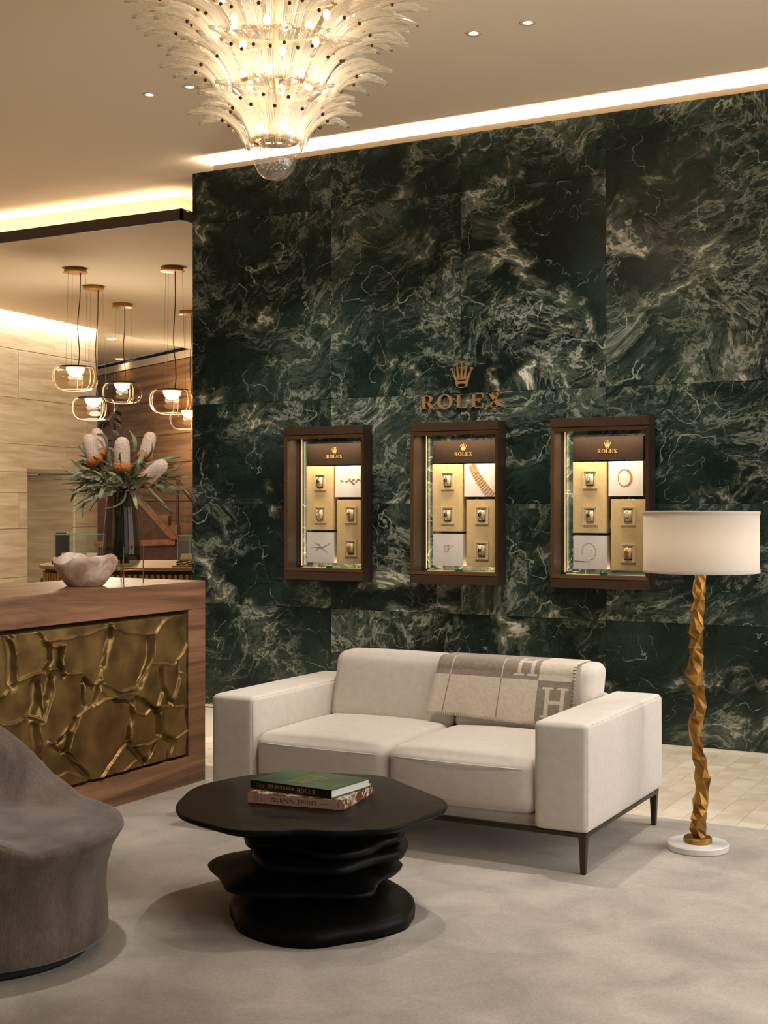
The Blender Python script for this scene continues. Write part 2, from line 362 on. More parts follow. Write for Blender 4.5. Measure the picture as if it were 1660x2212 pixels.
M['cord'] = pm('dark_cord', (54, 36, 24), rough=.6)
def grain(m, scale, lo, hi, stretch=(1, 1, 1)):
    """fine fibre speckle over an existing colour"""
    t = m.node_tree; b = t.nodes['Principled BSDF'].inputs['Base Color']; src = b.links[0].from_socket
    t.links.new(mixc(t, 1.0, src, ramp(t, noise(t, coords(t, stretch), scale, 4, .7), [(.32, (lo,) * 3), (.68, (hi,) * 3)]), 'MULTIPLY'), b)
grain(M['rug'], 110, .86, 1.10, (1, .45, 1)); grain(M['velvet'], 130, .72, 1.2, (1, 1, .3)); grain(M['sofa'], 320, .95, 1.04); grain(M['bookgreen'], 40, .8, 1.2)
# ================================================================== THE SETTING
WY = 8.14                      # face of the marble wall
ZC = 4.10                      # main ceiling
ZL = 3.85                      # lower ceiling of the side room
XW0 = hity(416, 1090, WY).x    # left end of the marble wall
FZ = -0.012
floor = struct(mk('floor', box(-18, 4, -4, 24, -.12, FZ - .008), M['grout']))
def tile_block(x0, x1, y0, y1, cut=None):
    me = mesh('floor_tile', *bbox(-.0635, .0635, -.1285, .1285, -.012, 0, .0015), M['travfloor'])
    i = 0; x = x0
    while x < x1:
        y = y0 + (.13 if i % 2 else 0)
        while y < y1 - .26:
            if cut is None or cut(x, y): add('floor_tile', me, floor, (x - WL['floor'].x + .065, y - WL['floor'].y + .13, FZ - WL['floor'].z))
            y += .26
        x += .13; i += 1
tile_block(-2.98, -.95, 6.0, 8.4)
tile_block(-5.15, -4.25, 6.0, 8.4)
# ---- marble wall: backing plus slabs, cut around the show cases
CASE_W, CASE_H, CASE_Z = .656, 1.085, .968
CASE_X = [-5.187, -4.173, -3.157]
holes = [(x + .02, x + CASE_W - .02, CASE_Z + .02, CASE_Z + CASE_H - .02) for x in CASE_X]
wall = struct(mk('wall_back', box(XW0, 1.4, 8.30, 8.40, FZ, 4.0), M['black']))
def slab(x0, x1, z0, z1):
    g = .0012; x0 += g; x1 -= g; z0 += g; z1 -= g; parts = []
    hs = [h for h in holes if h[0] < x1 and h[1] > x0 and h[2] < z1 and h[3] > z0]
    xs = sorted({x0, x1, *[c for h in hs for c in h[:2] if x0 < c < x1]}); zs = sorted({z0, z1, *[c for h in hs for c in h[2:] if z0 < c < z1]})
    V, F, ix = [], [], {}
    def vid(x, y, z):
        k = (round(x, 5), round(y, 5), round(z, 5))
        if k not in ix: ix[k] = len(V); V.append(Vector((x, y, z)))
        return ix[k]
    inside = lambda a, b: x0 < a < x1 and z0 < b < z1 and not any(h[0] < a < h[1] and h[2] < b < h[3] for h in hs)
    nx, nz = len(xs) - 1, len(zs) - 1; on = [[inside((xs[i] + xs[i + 1]) / 2, (zs[j] + zs[j + 1]) / 2) for j in range(nz)] for i in range(nx)]
    get = lambda i, j: 0 <= i < nx and 0 <= j < nz and on[i][j]
    for i in range(nx):
        for j in range(nz):
            if not on[i][j]: continue
            a, b, c, d = xs[i], xs[i + 1], zs[j], zs[j + 1]
            for y in (WY, WY + .03): F.append((vid(a, y, c), vid(b, y, c), vid(b, y, d), vid(a, y, d)))
            for (di, dj, p, q) in ((-1, 0, (a, c), (a, d)), (1, 0, (b, c), (b, d)), (0, -1, (a, c), (b, c)), (0, 1, (a, d), (b, d))):
                if not get(i + di, j + dj): F.append((vid(p[0], WY, p[1]), vid(q[0], WY, q[1]), vid(q[0], WY + .03, q[1]), vid(p[0], WY + .03, p[1])))
    if F: mk('marble_slab', (V, F), M['marble'], wall)
cols = [XW0] + [hity(p, 1090, WY).x for p in (715.5, 995.6, 1310)] + [hity(1310, 1090, WY).x + 1.02, hity(1310, 1090, WY).x + 2.04, 1.4]
rows = [FZ, .761, 1.505, 2.252, 3.61, 4.0]
for i in range(len(cols) - 1):
    for j in range(len(rows) - 1):
        if i >= 3 and j == 4: continue
        slab(cols[i], cols[i + 1], rows[j], rows[j + 1] if not (i >= 3 and j == 3) else 4.0)
struct(mk('trim_1', box(XW0, 1.4, WY - .012, WY - .002, FZ, .004), M['travfloor']))
xl = hity(458, 365, WY).x
struct(mk('trim_2', bbox(xl, 1.4, WY + .02, WY + .04, 4.0, 4.044, .002), M['plaster2']))
struct(mk('trim_3', box(xl - .02, 1.4, WY + .30, WY + .34, 4.0, ZC), M['plaster']))
o = mk('led_strip', box(XW0 + .12, 1.4, WY + .07, WY + .085, 4.004, 4.012), M['led']); tag(o, 'warm light strip hidden along the top of the green marble wall', 'light strip')
area('cove_light', ((XW0 + 1.4) / 2 + .05, WY + .09, 4.016), ((XW0 + 1.4) / 2 + .05, WY + .04, 5), 1.4 - XW0 - .25, .03, 170, WARM2, 178)
# ---- ceilings
fy, fx = 8.84, -6.72
struct(mk('ceiling', box(-18, 4, -4, fy + .21, ZC, ZC + .05), M['plaster']))
struct(mk('ceiling_cove', join(box(-18, fx - .2, fy + .19, fy + .24, ZL + .042, ZC), box(fx - .24, fx - .2, fy + .241, 13, ZL + .042, ZC), box(fx - .2, 4, fy + .2, 13, ZC, ZC + .05)), M['plaster2']))
TW0, TD = Vector((-4.67, 16.17)), Vector((.375, .927))     # stone wall line in camera-aligned plan
def tw(s, off=0): p = TW0 + TD * s; n = Vector((TD.y, -TD.x)); return p + n * off
def ccp(p, z): return cc(p[0], p[1], z)
# lower ceiling of the side room, ending along the stone wall line
sI = (fy + .01 - ccp(tw(0, .12), 0).y) / (ccp(tw(1, .12), 0).y - ccp(tw(0, .12), 0).y)
struct(mk('ceiling_side_room', prism([ccp(tw(sI, .12), ZL), Vector((fx - .01, fy + .01, ZL)), Vector((fx - .01, 17.6, ZL)), ccp(tw(5.2, .12), ZL)], (0, 0, .04)), M['plaster2']))
struct(mk('ceiling_fascia', join(box(-18, fx, fy, fy + .02, ZL - .002, ZL + .093), box(fx - .02, fx, fy, 14, ZL - .002, ZL + .093)), M['dark']))
o = mk('led_strip', box(-17, fx - .05, fy + .05, fy + .065, ZL + .045, ZL + .055), M['led']); tag(o, 'warm light strip behind the dark ceiling fascia', 'light strip')
area('fascia_cove_light', (-9.5, fy + .08, ZL + .08), (-9.5, fy + .06, ZL + .6), 5.6, .03, 12, WARM, 178)
area('fascia_cove_light', (fx - .08, 10.4, ZL + .06), (fx - .2, 10.4, ZL + .25), 3.0, .03, 5, WARM, 175)
# high ceiling of the stair hall beyond, and its timber wall
A, B = Vector((-5.0, 23.3)), Vector((-2.91, 20.24)); WD = (B - A).normalized()
def ww(s, off=0): p = A + WD * s; n = Vector((-WD.y, WD.x)); return p - n * off
ZS = 3.93
struct(mk('ceiling_stair_hall', prism([ccp(tw(.5, -.05), ZS), ccp(tw(4.5, -.05), ZS), ccp(ww(-3.5), ZS)], (0, 0, .05)), M['plaster2']))
wr = struct(mk('wall_rear', prism([ccp(ww(-3), FZ), ccp(ww(8), FZ), ccp(ww(8, -.1), FZ), ccp(ww(-3, -.1), FZ)], (0, 0, ZS)), M['black']))
wz = [FZ, .5, 1.05, 1.556, 2.16, 2.60, 3.15, 3.74]
def wall_piece(fn, s0, s1, z0, z1, th, name, mat, par, g=.004):
    p = [ccp(fn(s0 + g, 0), z0 + g), ccp(fn(s1 - g, 0), z0 + g), ccp(fn(s1 - g, th), z0 + g), ccp(fn(s0 + g, th), z0 + g)]
    return mk(name, prism(p, (0, 0, z1 - z0 - 2 * g)), mat, par)
for j in range(len(wz) - 1):
    for i in range(5): wall_piece(ww, -2.6 + i * 2.1 + (j % 2) * .8, -.5 + i * 2.1 + (j % 2) * .8, wz[j], wz[j + 1], .03, 'wood_panel', M['woodwall'], wr)
mk('plaster_band', prism([ccp(ww(-3, .005), 3.75), ccp(ww(8, .005), 3.75), ccp(ww(8, .04), 3.75), ccp(ww(-3, .04), 3.75)], (0, 0, .11)), M['plaster2'], wr)
# travertine wall with a doorway
def s_of(px):
    k = (px - CX) / FPX   # x = k*y on the ray
    return (k * TW0.y - TW0.x) / (TD.x - k * TD.y)
sd0, sd1, send = s_of(59.5), s_of(162), s_of(211)
wl = struct(mk('wall_left', prism([ccp(tw(-4, -.12), FZ), ccp(tw(sd0 - .01, -.12), FZ), ccp(tw(sd0 - .01, -.03), FZ), ccp(tw(-4, -.03), FZ)], (0, 0, ZL - .02)), M['trav']))
tz = [FZ, .6, 1.2, 1.65, 2.25, 2.82, 3.42, ZL]
DZ = 1.905
def trow(j, joints, z0, z1):
    js = [-4] + sorted(joints) + [send]
    for a, b in zip(js[:-1], js[1:]):
        if b - a > .02: wall_piece(tw, a, b, z0, z1, -.04, 'travertine_panel', M['trav'], wl, .003)
trow(6, [s_of(-150), s_of(-30), s_of(119)], 3.42, ZL + .10)
trow(5, [s_of(-100), s_of(40)], 2.82, 3.42)
trow(4, [s_of(-60), s_of(95), s_of(190)], 2.25, 2.82)
trow(3, [s_of(143), s_of(-20)], DZ, 2.25) 
for (za, zb, js) in ((1.65, DZ, [s_of(-70)]), (1.2, 1.65, [s_of(41)]), (.6, 1.2, [s_of(-30)]), (FZ, .6, [s_of(30)])):
    c = [-4] + sorted(js) + [sd0]
    for a, b in zip(c[:-1], c[1:]): wall_piece(tw, a, b, za, zb, -.04, 'travertine_panel', M['trav'], wl, .003)
    wall_piece(tw, sd1, send, za, zb, -.04, 'travertine_panel', M['trav'], wl, .003)
# doorway recess lined with stone
wall_piece(tw, sd0 - .02, sd1 + .02, DZ, DZ + .05, -.8, 'door_head', M['trav'], wl)
for (za, zb) in ((FZ, .65), (.65, 1.2), (1.2, 1.62), (1.62, DZ)):
    p = [ccp(tw(sd0 - .3, -.8), za + .003), ccp(tw(sd1 + .1, -.8), za + .003), ccp(tw(sd1 + .1, -.86), za + .003), ccp(tw(sd0 - .3, -.86), za + .003)]
    mk('recess_panel', prism(p, (0, 0, zb - za - .006)), M['trav'], wl)
mk('recess_side', prism([ccp(tw(sd1 + .01, -.04), FZ), ccp(tw(sd1 + .08, -.04), FZ), ccp(tw(sd1 + .08, -.8), FZ), ccp(tw(sd1 + .01, -.8), FZ)], (0, 0, DZ)), M['trav'], wl)
mk('end_return', prism([ccp(tw(send - .06, -.05), FZ), ccp(tw(send - .005, -.05), FZ), ccp(tw(send - .005, -.9), FZ), ccp(tw(send - .06, -.9), FZ)], (0, 0, ZL)), M['trav'], wl)
struct(mk('ceiling_slot', prism([ccp(tw(-4, -.1), ZL + .11), ccp(tw(send + .02, -.1), ZL + .11), ccp(tw(send + .02, .16), ZL + .11), ccp(tw(-4, .16), ZL + .11)], (0, 0, .03)), M['plaster2']))
mid = ccp(tw((send - 2) / 2, .07), ZL + .10); tgt = ccp(tw((send - 2) / 2, -.10), 0)
wa = area('wall_wash', mid, tgt, 4.0, .04, 32, WARM2, 140)
wa.rotation_euler = (0, 0, math.atan2((FWD * TD.y + RIGHT * TD.x).y, (FWD * TD.y + RIGHT * TD.x).x))
# right-hand wall with assumed shop windows (out of the frame, added for the daylight)
struct(mk('wall_right', join(box(1.4, 1.5, -4, 8.4, FZ, .18), box(1.4, 1.5, -4, 8.4, 3.15, ZC), box(1.4, 1.5, 8.15, 8.4, .18, 3.15), box(1.4, 1.5, 4.1, 4.4, .18, 3.15), box(1.4, 1.5, -4, 1.2, .18, 3.15)), M['plaster2']))
for n, (a, b) in enumerate(((4.4, 8.15), (1.2, 4.1))):
    wf = struct(mk('window_%d' % (n + 1), join(box(1.42, 1.47, a, b, .18, .23), box(1.42, 1.47, a, b, 3.1, 3.15), box(1.42, 1.47, a, a + .05, .23, 3.1), box(1.42, 1.47, b - .05, b, .23, 3.1)), M['dark']))
    mk('window_pane', box(1.44, 1.448, a + .05, b - .05, .23, 3.1), M['pane'], wf)
# ---- recessed downlights
def downlight(px, py, z, label, target, power, ang=70, real=True, r=.032, group='recessed ceiling spotlights'):
    p = hitz(px, py, z) if real else Vector((px, py, z))
    t = thing('downlight', label, 'ceiling light', p, group)
    mk('trim_ring', lathe([(r * .72, .002), (r * .76, -.004), (r * 1.35, -.006), (r * 1.45, .0)], p, 20), M['trim'], t, True)
    mk('lens', lathe([(.001, -.001), (r * .74, -.001), (r * .74, .006), (.001, .006)], p, 16), M['lens'], t)
    if power: spot('downlight_beam', p - Vector((0, 0, .02)), target, power, SOFT, ang, .8, .05)
downlight(323, 204, ZC, 'small lit spotlight in the ceiling left of the chandelier, on its own', (-6.4, 7.0, 0), 60)
downlight(410, 187, ZC, 'small lit spotlight half hidden by the left glass leaves of the chandelier', (-5.5, 6.6, 0), 50)
downlight(1024, 71, ZC, 'left one of the two spotlights right of the chandelier', (-3.9, 8.1, 1.6), 90, 60)
downlight(1141, 48, ZC, 'right one of the two spotlights right of the chandelier', (-2.9, 8.1, 1.6), 90, 60)
downlight(242, 732, ZS, 'pale round ceiling light in the stair hall, the nearer of two', (0, 0, 0), 0, r=.09, group='stair hall ceiling lights')
downlight(258, 775, ZS, 'pale round ceiling light in the stair hall, the farther of two', (0, 0, 0), 0, r=.09, group='stair hall ceiling lights')
# unseen spots: sofa and rug pools, plus ones added to brighten desk, chair and flowers
for (a, b, pw, an) in (((-2.7, 5.75, 4.06), (-2.8, 5.45, .4), 190, 54), ((-1.5, 4.6, 4.06), (-1.5, 4.35, 0), 120, 50), ((-1.9, 4.9, 4.06), (-4.3, 5.0, .6), 165, 34), ((-3.0, 3.5, 4.06), (-3.35, 3.35, .4), 190, 22), ((-3.9, 4.2, 4.06), (-4.6, 5.5, 1.6), 150, 24),
                       ((-1.0, 6.6, 4.06), (-1.5, 7.0, 0), 120, 56), ((-4.6, 6.4, 4.06), (-4.9, 8.1, 1.4), 110, 60), ((-6.6, 6.2, 4.06), (-6.6, 6.2, 0), 200, 80),
                       ((.2, 2.2, 4.06), (.2, 2.2, 0), 200, 80), ((.2, 4.6, 4.06), (.2, 4.6, 0), 160, 60), ((-1.6, -.6, 4.06), (-1.6, -.6, 0), 200, 80)):  # added outside the frame to bounce light up onto the ceiling
    spot('ceiling_spot', a, b, pw, SOFT, an, .9, .06)
point('stair_hall_glow', cc(-3.4, 19.6, 2.9), 45, WARM, .3)
point('side_room_glow', cc(-3.0, 14.0, 2.2), 60, WARM2, .25)  # added fill point that evens out and brightens the side room ceiling
fit = hity(1605.5, 1261, WY - .002)
o = mk('wall_fitting', join(*[box(fit.x + a, fit.x + b, WY - .004, WY - .0005, fit.z + c, fit.z + d) for a, b, c, d in ((-.012, .012, .009, .012), (-.012, .012, -.012, -.009), (-.012, -.009, -.009, .009), (.009, .012, -.009, .009))], box(fit.x - .009, fit.x + .009, WY - .002, WY - .0005, fit.z - .009, fit.z + .009)), M['bronze'])
tag(o, 'tiny square metal fitting in the marble right of the lamp shade', 'wall fitting')
# ================================================================== RUG
rug = mk('rug', bbox(-4.9, 1.0, .4, 6.243, FZ - .004, 0, .004), M['rug']); tag(rug, 'large plain grey beige wool rug under the sofa and tables', 'rug')
# ================================================================== DESK
DX = -4.334; DY = 5.912; DZT = 1.086; DD = .70
desk = thing('reception_desk', 'walnut reception desk with a crumpled cast brass front panel', 'desk', (DX - DD / 2, 4.6, 0))
PY1, PZ0, PZ1 = 5.755, .155, .925
mk('desk_top', bbox(DX - DD, DX, 3.0, DY, PZ1 + .012, DZT, .003), M['walnut'], desk)
mk('end_panel', bbox(DX - DD, DX, PY1 + .006, DY, 0, PZ1 + .0115, .003), M['walnut'], desk)
mk('plinth', bbox(DX - .09, DX, 3.0, PY1 + .0055, 0, PZ0 - .004, .003), M['walnut'], desk)
mk('shadow_gap', box(DX - .09, DX - .06, 3.0, PY1 + .005, PZ0 - .003, PZ1 + .011), M['black'], desk)
mk('back_panel', bbox(DX - DD, DX - DD + .03, 3.0, PY1 + .005, 0, PZ1 + .011, .003), M['walnut'], desk)
# crumpled brass relief: a height field from the creases and folds seen in the casting
TR = [([(60, 470), (90, 600), (95, 820)], 35), ([(285, 440), (330, 510), (380, 545)], 13), ([(370, 560), (375, 640), (340, 710)], 16), ([(450, 560), (440, 690), (470, 760)], 16),
 ([(830, 390), (830, 480), (790, 580), (770, 680)], 22), ([(1120, 500), (1120, 620), (1080, 730), (1040, 830)], 28), ([(1210, 710), (1230, 850), (1275, 960)], 18), ([(1335, 660), (1335, 760)], 13),
 ([(270, 830), (265, 950), (225, 1060)], 42), ([(380, 780), (350, 930)], 22), ([(620, 800), (630, 990)], 14), ([(740, 830), (700, 970)], 22), ([(990, 960), (990, 1080), (960, 1230)], 18),
 ([(1180, 1030), (1195, 1200)], 26), ([(1020, 920), (1120, 980), (1190, 1030)], 15), ([(260, 1150), (270, 1300), (290, 1390)], 32), ([(370, 1260), (500, 1340), (690, 1540)], 20), ([(560, 1090), (500, 1190), (440, 1260)], 14),
 ([(520, 1200), (490, 1320)], 18), ([(970, 1270), (1090, 1400)], 26), ([(1230, 1210), (1300, 1250), (1260, 1370)], 24), ([(1400, 1010), (1430, 1200), (1430, 1350)], 26), ([(620, 780), (700, 850)], 14), ([(835, 935), (980, 960)], 9), ([(1100, 1400), (1160, 1270)], 11),
 ([(-120, 600), (-60, 760), (-100, 900)], 30), ([(-160, 1000), (-60, 1180)], 26), ([(-250, 500), (-330, 800)], 30)]
RD = [[(0, 440), (60, 450), (95, 500), (130, 620), (130, 800)], [(130, 800), (20, 910), (-80, 930), (-200, 880)], [(130, 800), (230, 760), (340, 720), (430, 710)], [(260, 420), (310, 490), (400, 500), (620, 460), (810, 395)],
 [(265, 430), (350, 530), (390, 550), (480, 530)], [(480, 530), (460, 640), (470, 750), (600, 740), (700, 830), (750, 790)], [(800, 370), (855, 400), (840, 480), (790, 620), (755, 740), (770, 800)],
 [(860, 405), (960, 440), (1080, 450), (1150, 450), (1220, 350), (1270, 320)], [(1150, 450), (1150, 600), (1100, 720), (1040, 840), (900, 880), (770, 820)], [(1130, 665), (1230, 675), (1310, 680), (1370, 590), (1410, 470), (1415, 380)],
 [(1205, 690), (1220, 830), (1285, 980)], [(1340, 660), (1340, 770), (1290, 950)], [(1355, 740), (1420, 780)], [(300, 745), (315, 900), (310, 1080)], [(10, 1130), (130, 1105), (240, 1060), (310, 1100)],
 [(400, 800), (400, 900), (330, 1110), (290, 1130), (320, 1270), (290, 1400)], [(610, 750), (635, 880), (630, 1000)], [(750, 760), (750, 870), (700, 990)], [(760, 870), (820, 930), (700, 990), (600, 1050), (500, 1160), (430, 1260), (330, 1270)],
 [(820, 930), (920, 900), (1020, 890)], [(820, 925), (990, 960), (1010, 1040), (990, 1090), (980, 1240), (890, 1320), (740, 1540)], [(1010, 890), (1080, 960), (1160, 990), (1210, 1060), (1220, 1210), (1100, 1280), (1000, 1290)],
 [(1010, 1040), (1080, 1060), (1130, 1010)], [(1170, 990), (1210, 890)], [(1160, 990), (1290, 990), (1380, 990), (1420, 1050), (1450, 1200), (1440, 1350)], [(600, 1060), (540, 1200), (510, 1330)],
 [(350, 1250), (420, 1270), (520, 1360), (640, 1460), (710, 1550)], [(400, 1530), (480, 1490), (640, 1520), (700, 1550)], [(1220, 1210), (1300, 1250), (1400, 1160), (1410, 1060)], [(1160, 1270), (1090, 1410), (970, 1260)], [(1040, 1380), (900, 1490)], [(1300, 1260), (1270, 1370)],
 [(-10, 450), (-150, 520), (-110, 760), (-60, 900)], [(0, 1120), (-140, 960), (-300, 1000)]]
def panel_pt(c):
    p = hitx(c[0] * .28916, 1240 + c[1] * .28916, DX); return np.array([p.y, p.z])
ny, nz = 430, 190; Y0 = 3.9
gy, gz = np.meshgrid(np.linspace(Y0, PY1, ny), np.linspace(PZ0, PZ1, nz), indexing='ij')
rs = np.random.RandomState(3)
wob = lambda f, a: a * (np.sin(gy * f + 1.3 * np.sin(gz * f * .8)) * np.cos(gz * f * 1.1 + .7 * np.sin(gy * f * .6)))
qy = gy + wob(37, .004); qz = gz + wob(43, .004)
H = .004 * np.sin(gy * 9 + 2 * gz) * np.cos(gz * 11 - gy * 3) + .0015 * np.sin(gy * 31 + gz * 17)
def segdist(pts):
    D = np.full(gy.shape, 9.0)
    P = [panel_pt(c) for c in pts]
    for a, b in zip(P[:-1], P[1:]):
        d = b - a; t = np.clip(((qy - a[0]) * d[0] + (qz - a[1]) * d[1]) / (d @ d), 0, 1)
        D = np.minimum(D, np.hypot(qy - a[0] - t * d[0], qz - a[1] - t * d[1]))
    return D
SC = .00066
for pts, wd in TR:
    D = segdist(pts); H -= .034 / (1 + (D / (wd * SC * 1.05)) ** 5)
RH = np.zeros_like(H)
for k, pts in enumerate(RD):
    D = segdist(pts); RH = np.maximum(RH, (.011 + .004 * (k % 3)) * np.exp(-(D / .0055) ** 2)); H += .0022 * np.exp(-(D / .02) ** 2)
H = np.clip(H + RH, -.05, .05)
edge = np.minimum(np.minimum((gy - Y0) / .02, (PY1 - gy) / .012), np.minimum((gz - PZ0) / .012, (PZ1 - gz) / .012)).clip(0, 1)
X = DX - .012 + (H * .9 + .012) * edge - .02 * (1 - edge) 
V = [Vector((X[i, j], gy[i, j], gz[i, j])) for i in range(ny) for j in range(nz)]
F = [(i * nz + j, (i + 1) * nz + j, (i + 1) * nz + j + 1, i * nz + j + 1) for i in range(ny - 1) for j in range(nz - 1)]
o = mk('brass_panel', (V, F), M['brass'], desk, True); o['label'] = 'crumpled cast brass relief panel'
# ================================================================== SOFA
SX0, SX1, SY0 = -3.704, -1.845, 5.10          # left, right, front
SYB = SY0 + 1.02
sofa = thing('sofa', 'cream upholstered two seat sofa with slim bronze legs in front of the green marble wall', 'sofa', ((SX0 + SX1) / 2, (SY0 + SYB) / 2, 0))
AW = .235; AT = .612; AB = .17
lean = lambda p: Vector((p.x, p.y + max(0, (p.z - .42)) * .26, p.z))
mk('arm', rbox((SX0 + AW / 2, (SY0 + SYB) / 2, (AT + AB) / 2), (AW, SYB - SY0, AT - AB), .024, 8, (.006, .003, .005)), M['sofa'], sofa, True)
mk('arm', rbox((SX1 - AW / 2, (SY0 + SYB) / 2, (AT + AB) / 2), (AW, SYB - SY0, AT - AB), .024, 8, (.006, .003, .005)), M['sofa'], sofa, True)
mk('backrest', rbox(((SX0 + SX1) / 2, SYB - .1, .39), (SX1 - SX0 - 2 * AW - .004, .18, .43), .035, 6), M['sofa'], sofa, True)
xm = (SX0 + SX1) / 2; cw = (SX1 - SX0 - 2 * AW) / 2
mk('seat_base', rbox((xm, (SY0 + SYB) / 2 + .01, .185), (SX1 - SX0 - 2 * AW - .006, SYB - SY0 - .1, .06), .02, 6), M['sofa'], sofa, True)
for s in (-1, 1):
    c = mk('seat_cushion', rbox((xm + s * cw / 2, SY0 + .36 + .008, .332), (cw - .004, .72, .225), .05, 12, (.0, .018, .028)), M['sofa'], sofa, True)
    zt = .40
    pts = [Vector((xm + s * cw / 2 + (cw - .10) * (q / 14 - .5), SY0 + .004 - .013 * (1 - (2 * q / 14 - 1) ** 2), .405)) for q in range(15)]
    mk('piping', tube(pts, .0028, 5), M['sofa'], c, True)
    b = mk('back_cushion', rbox((xm + s * cw / 2, SY0 + .76, .588), (cw - .004, .20, .335), .045, 12, (.0, .016, .006), lean), M['sofa'], sofa, True)
# welts along the arms and the back cushions
for xa, xb in ((SX0, SX0 + AW), (SX1 - AW, SX1)):
    ar = [o for o in sofa.children if o.name.startswith('arm')][0 if xa == SX0 else 1]
    for x in (xa + .006, xb - .006):
        mk('welt', tube([Vector((x, SY0 + .0085, AB + .03)), Vector((x, SY0 + .0085, AT - .03)), Vector((x, SY0 + .013, AT - .013)), Vector((x, SY0 + .03, AT - .0085)), Vector((x, SYB - .03, AT - .0085))], .0022, 5), M['sofa'], ar, True)
# bronze rail and legs
rl = join(bbox(SX0 + .02, SX1 - .012, SY0 + .012, SY0 + .042, .150, .170, .003), bbox(SX1 - .042, SX1 - .012, SY0 + .043, SYB - .02, .150, .170, .003), bbox(SX0 + .02, SX0 + .05, SY0 + .043, SYB - .02, .150, .170, .003))
mk('rail', rl, M['bronze'], sofa)
for (x, y) in ((SX0 + .04, SY0 + .03), (SX1 - .03, SY0 + .03), (SX0 + .04, SYB - .04), (SX1 - .03, SYB - .04)):
    a, b = .016, .010
    q = lambda r, z: [(x - r, y - r, z), (x + r, y - r, z), (x + r, y + r, z), (x - r, y + r, z)]
    mk('leg', hexa(q(b, 0), q(a, .1495)), M['bronze'], sofa)
# ---- throw over the right back cushion
bcx0, bcx1 = xm - .085, xm + cw - .078
thr = thing('throw_blanket', 'cream and taupe checked wool throw with H letters over the sofa back', 'blanket', ((bcx0 + bcx1) / 2, SY0 + .86, .80))
def prof(v):
    """v: metres along the drape; 0 front hem, up the cushion front, over the top, down behind"""
    z0, zt = .495, .755
    y = lambda z: SY0 + .655 - .014 + max(0, z - .42) * .26 - .012 * (1 - ((z - .6) / .19) ** 2 if abs(z - .6) < .19 else 0)
    s1 = zt - .045 - z0
    if v <= s1: z = z0 + v; return y(z) - .012, z
    v -= s1; R = .052; arc = PI / 2 * R
    yb = y(zt - .045) - .012
    if v <= arc: a = v / R; return yb + R * (1 - math.cos(a)), zt - .045 + R * math.sin(a)
    v -= arc; flat = .125
    if v <= flat: return yb + R + v, zt + .007
    v -= flat
    if v <= arc: a = v / R; return yb + R + flat + R * math.sin(a), zt - .045 + R * math.cos(a)
    v -= arc; return yb + 2 * R + flat + .004, zt - .045 - v
UW = bcx1 - bcx0; VF = .188   # height of the colour change
ul = [0, .105, .113, .486, .494, .75, 1.0]
H1 = (.785, .965, .030, .160)     # u0,u1 (fractions), v0,v1 (metres) of the lower letter
H2 = (.575, .735, .204, .345)
def hrects(h):
    u0, u1, v0, v1 = h; du, dv = u1 - u0, v1 - v0; s = .16 * du
    return [(u0 + .13 * du, u0 + .13 * du + s, v0, v1), (u1 - .13 * du - s, u1 - .13 * du, v0, v1), (u0 + .13 * du, u1 - .13 * du, v0 + .45 * dv, v0 + .56 * dv)] + \
        [(u0, u0 + .42 * du, v0, v0 + .07 * dv), (u1 - .42 * du, u1, v0, v0 + .07 * dv), (u0, u0 + .42 * du, v1 - .07 * dv, v1), (u1 - .42 * du, u1, v1 - .07 * dv, v1)]
HR = hrects(H1) + hrects(H2)
VT = .62
us = sorted({*ul, *[a for r in HR for a in r[:2]], *[k / 40 for k in range(41)]}); vv = sorted({0, VF, VT, *[a for r in HR for a in r[2:]], *[VT * k / 60 for k in range(61)]})
clean = lambda s: [a for i, a in enumerate(s) if i == 0 or a - s[i - 1] > 1e-5]
us, vv = clean(us), clean(vv)
def tcol(u, v):
    if any(r[0] < u < r[1] and r[2] < v < r[3] for r in HR): return 1
    line = .105 < u < .113 or .486 < u < .494
    if v < VF: return 0 if (u > .75 or line) else 1
    return 1 if (u > .75 or line) else 0
V, F, MI = [], [], []
for u in us:
    for v in vv:
        y, z = prof(v)
        V.append(Vector((bcx0 + u * UW - .035 * (1 - u) * max(0, .24 - v) / .24, y + .003 * math.sin(u * 9) * (v < .3) - .004 * math.sin(u * 21 + 1) * max(0, .1 - v) / .1, z - .010 * u * (v < .22) * (1 - v / .22) + .004 * math.sin(u * 7) * (v < .2) * (1 - v / .2))))
nv = len(vv)
for i in range(len(us) - 1):
    for j in range(nv - 1):
        F.append((i * nv + j, (i + 1) * nv + j, (i + 1) * nv + j + 1, i * nv + j + 1)); MI.append(tcol((us[i] + us[i + 1]) / 2, (vv[j] + vv[j + 1]) / 2))
V2 = [p + Vector((0, .007, -.0)) for p in V]
o = mk('throw_sheet', (V, F), [M['taupe'], M['creamwool']], thr, True); o.data.polygons.foreach_set('material_index', MI)
sm = o.modifiers.new('thickness', 'SOLIDIFY'); sm.thickness = .010; sm.offset = 0
# blanket stitch along the hem and the right edge
st = []
for k in range(64):
    u = (k + .5) / 64; y, z = prof(.0)
    xx = bcx0 + u * UW - .035 * (1 - u); zz = z - .010 * u + .004 * math.sin(u * 7)
    st.append(box(xx - .0016, xx + .0016, y - .0075, y + .006, zz - .003, zz + .014))
mk('stitching', join(*st), M['creamwool'], thr)['kind'] = 'stuff'
st = []
for k in range(34):
    v = .012 + k * .0165; y, z = prof(v); y2, z2 = prof(v + .003)
    st.append(box(bcx1 - .011, bcx1 + .004, y - .0075, y + .007, min(z, z2) - .0012 - .006 * (v < .2) * (1 - v / .2), max(z, z2) + .0012 - .006 * (v < .2) * (1 - v / .2)))
mk('edge_stitching', join(*st), M['taupe'], thr)['kind'] = 'stuff'
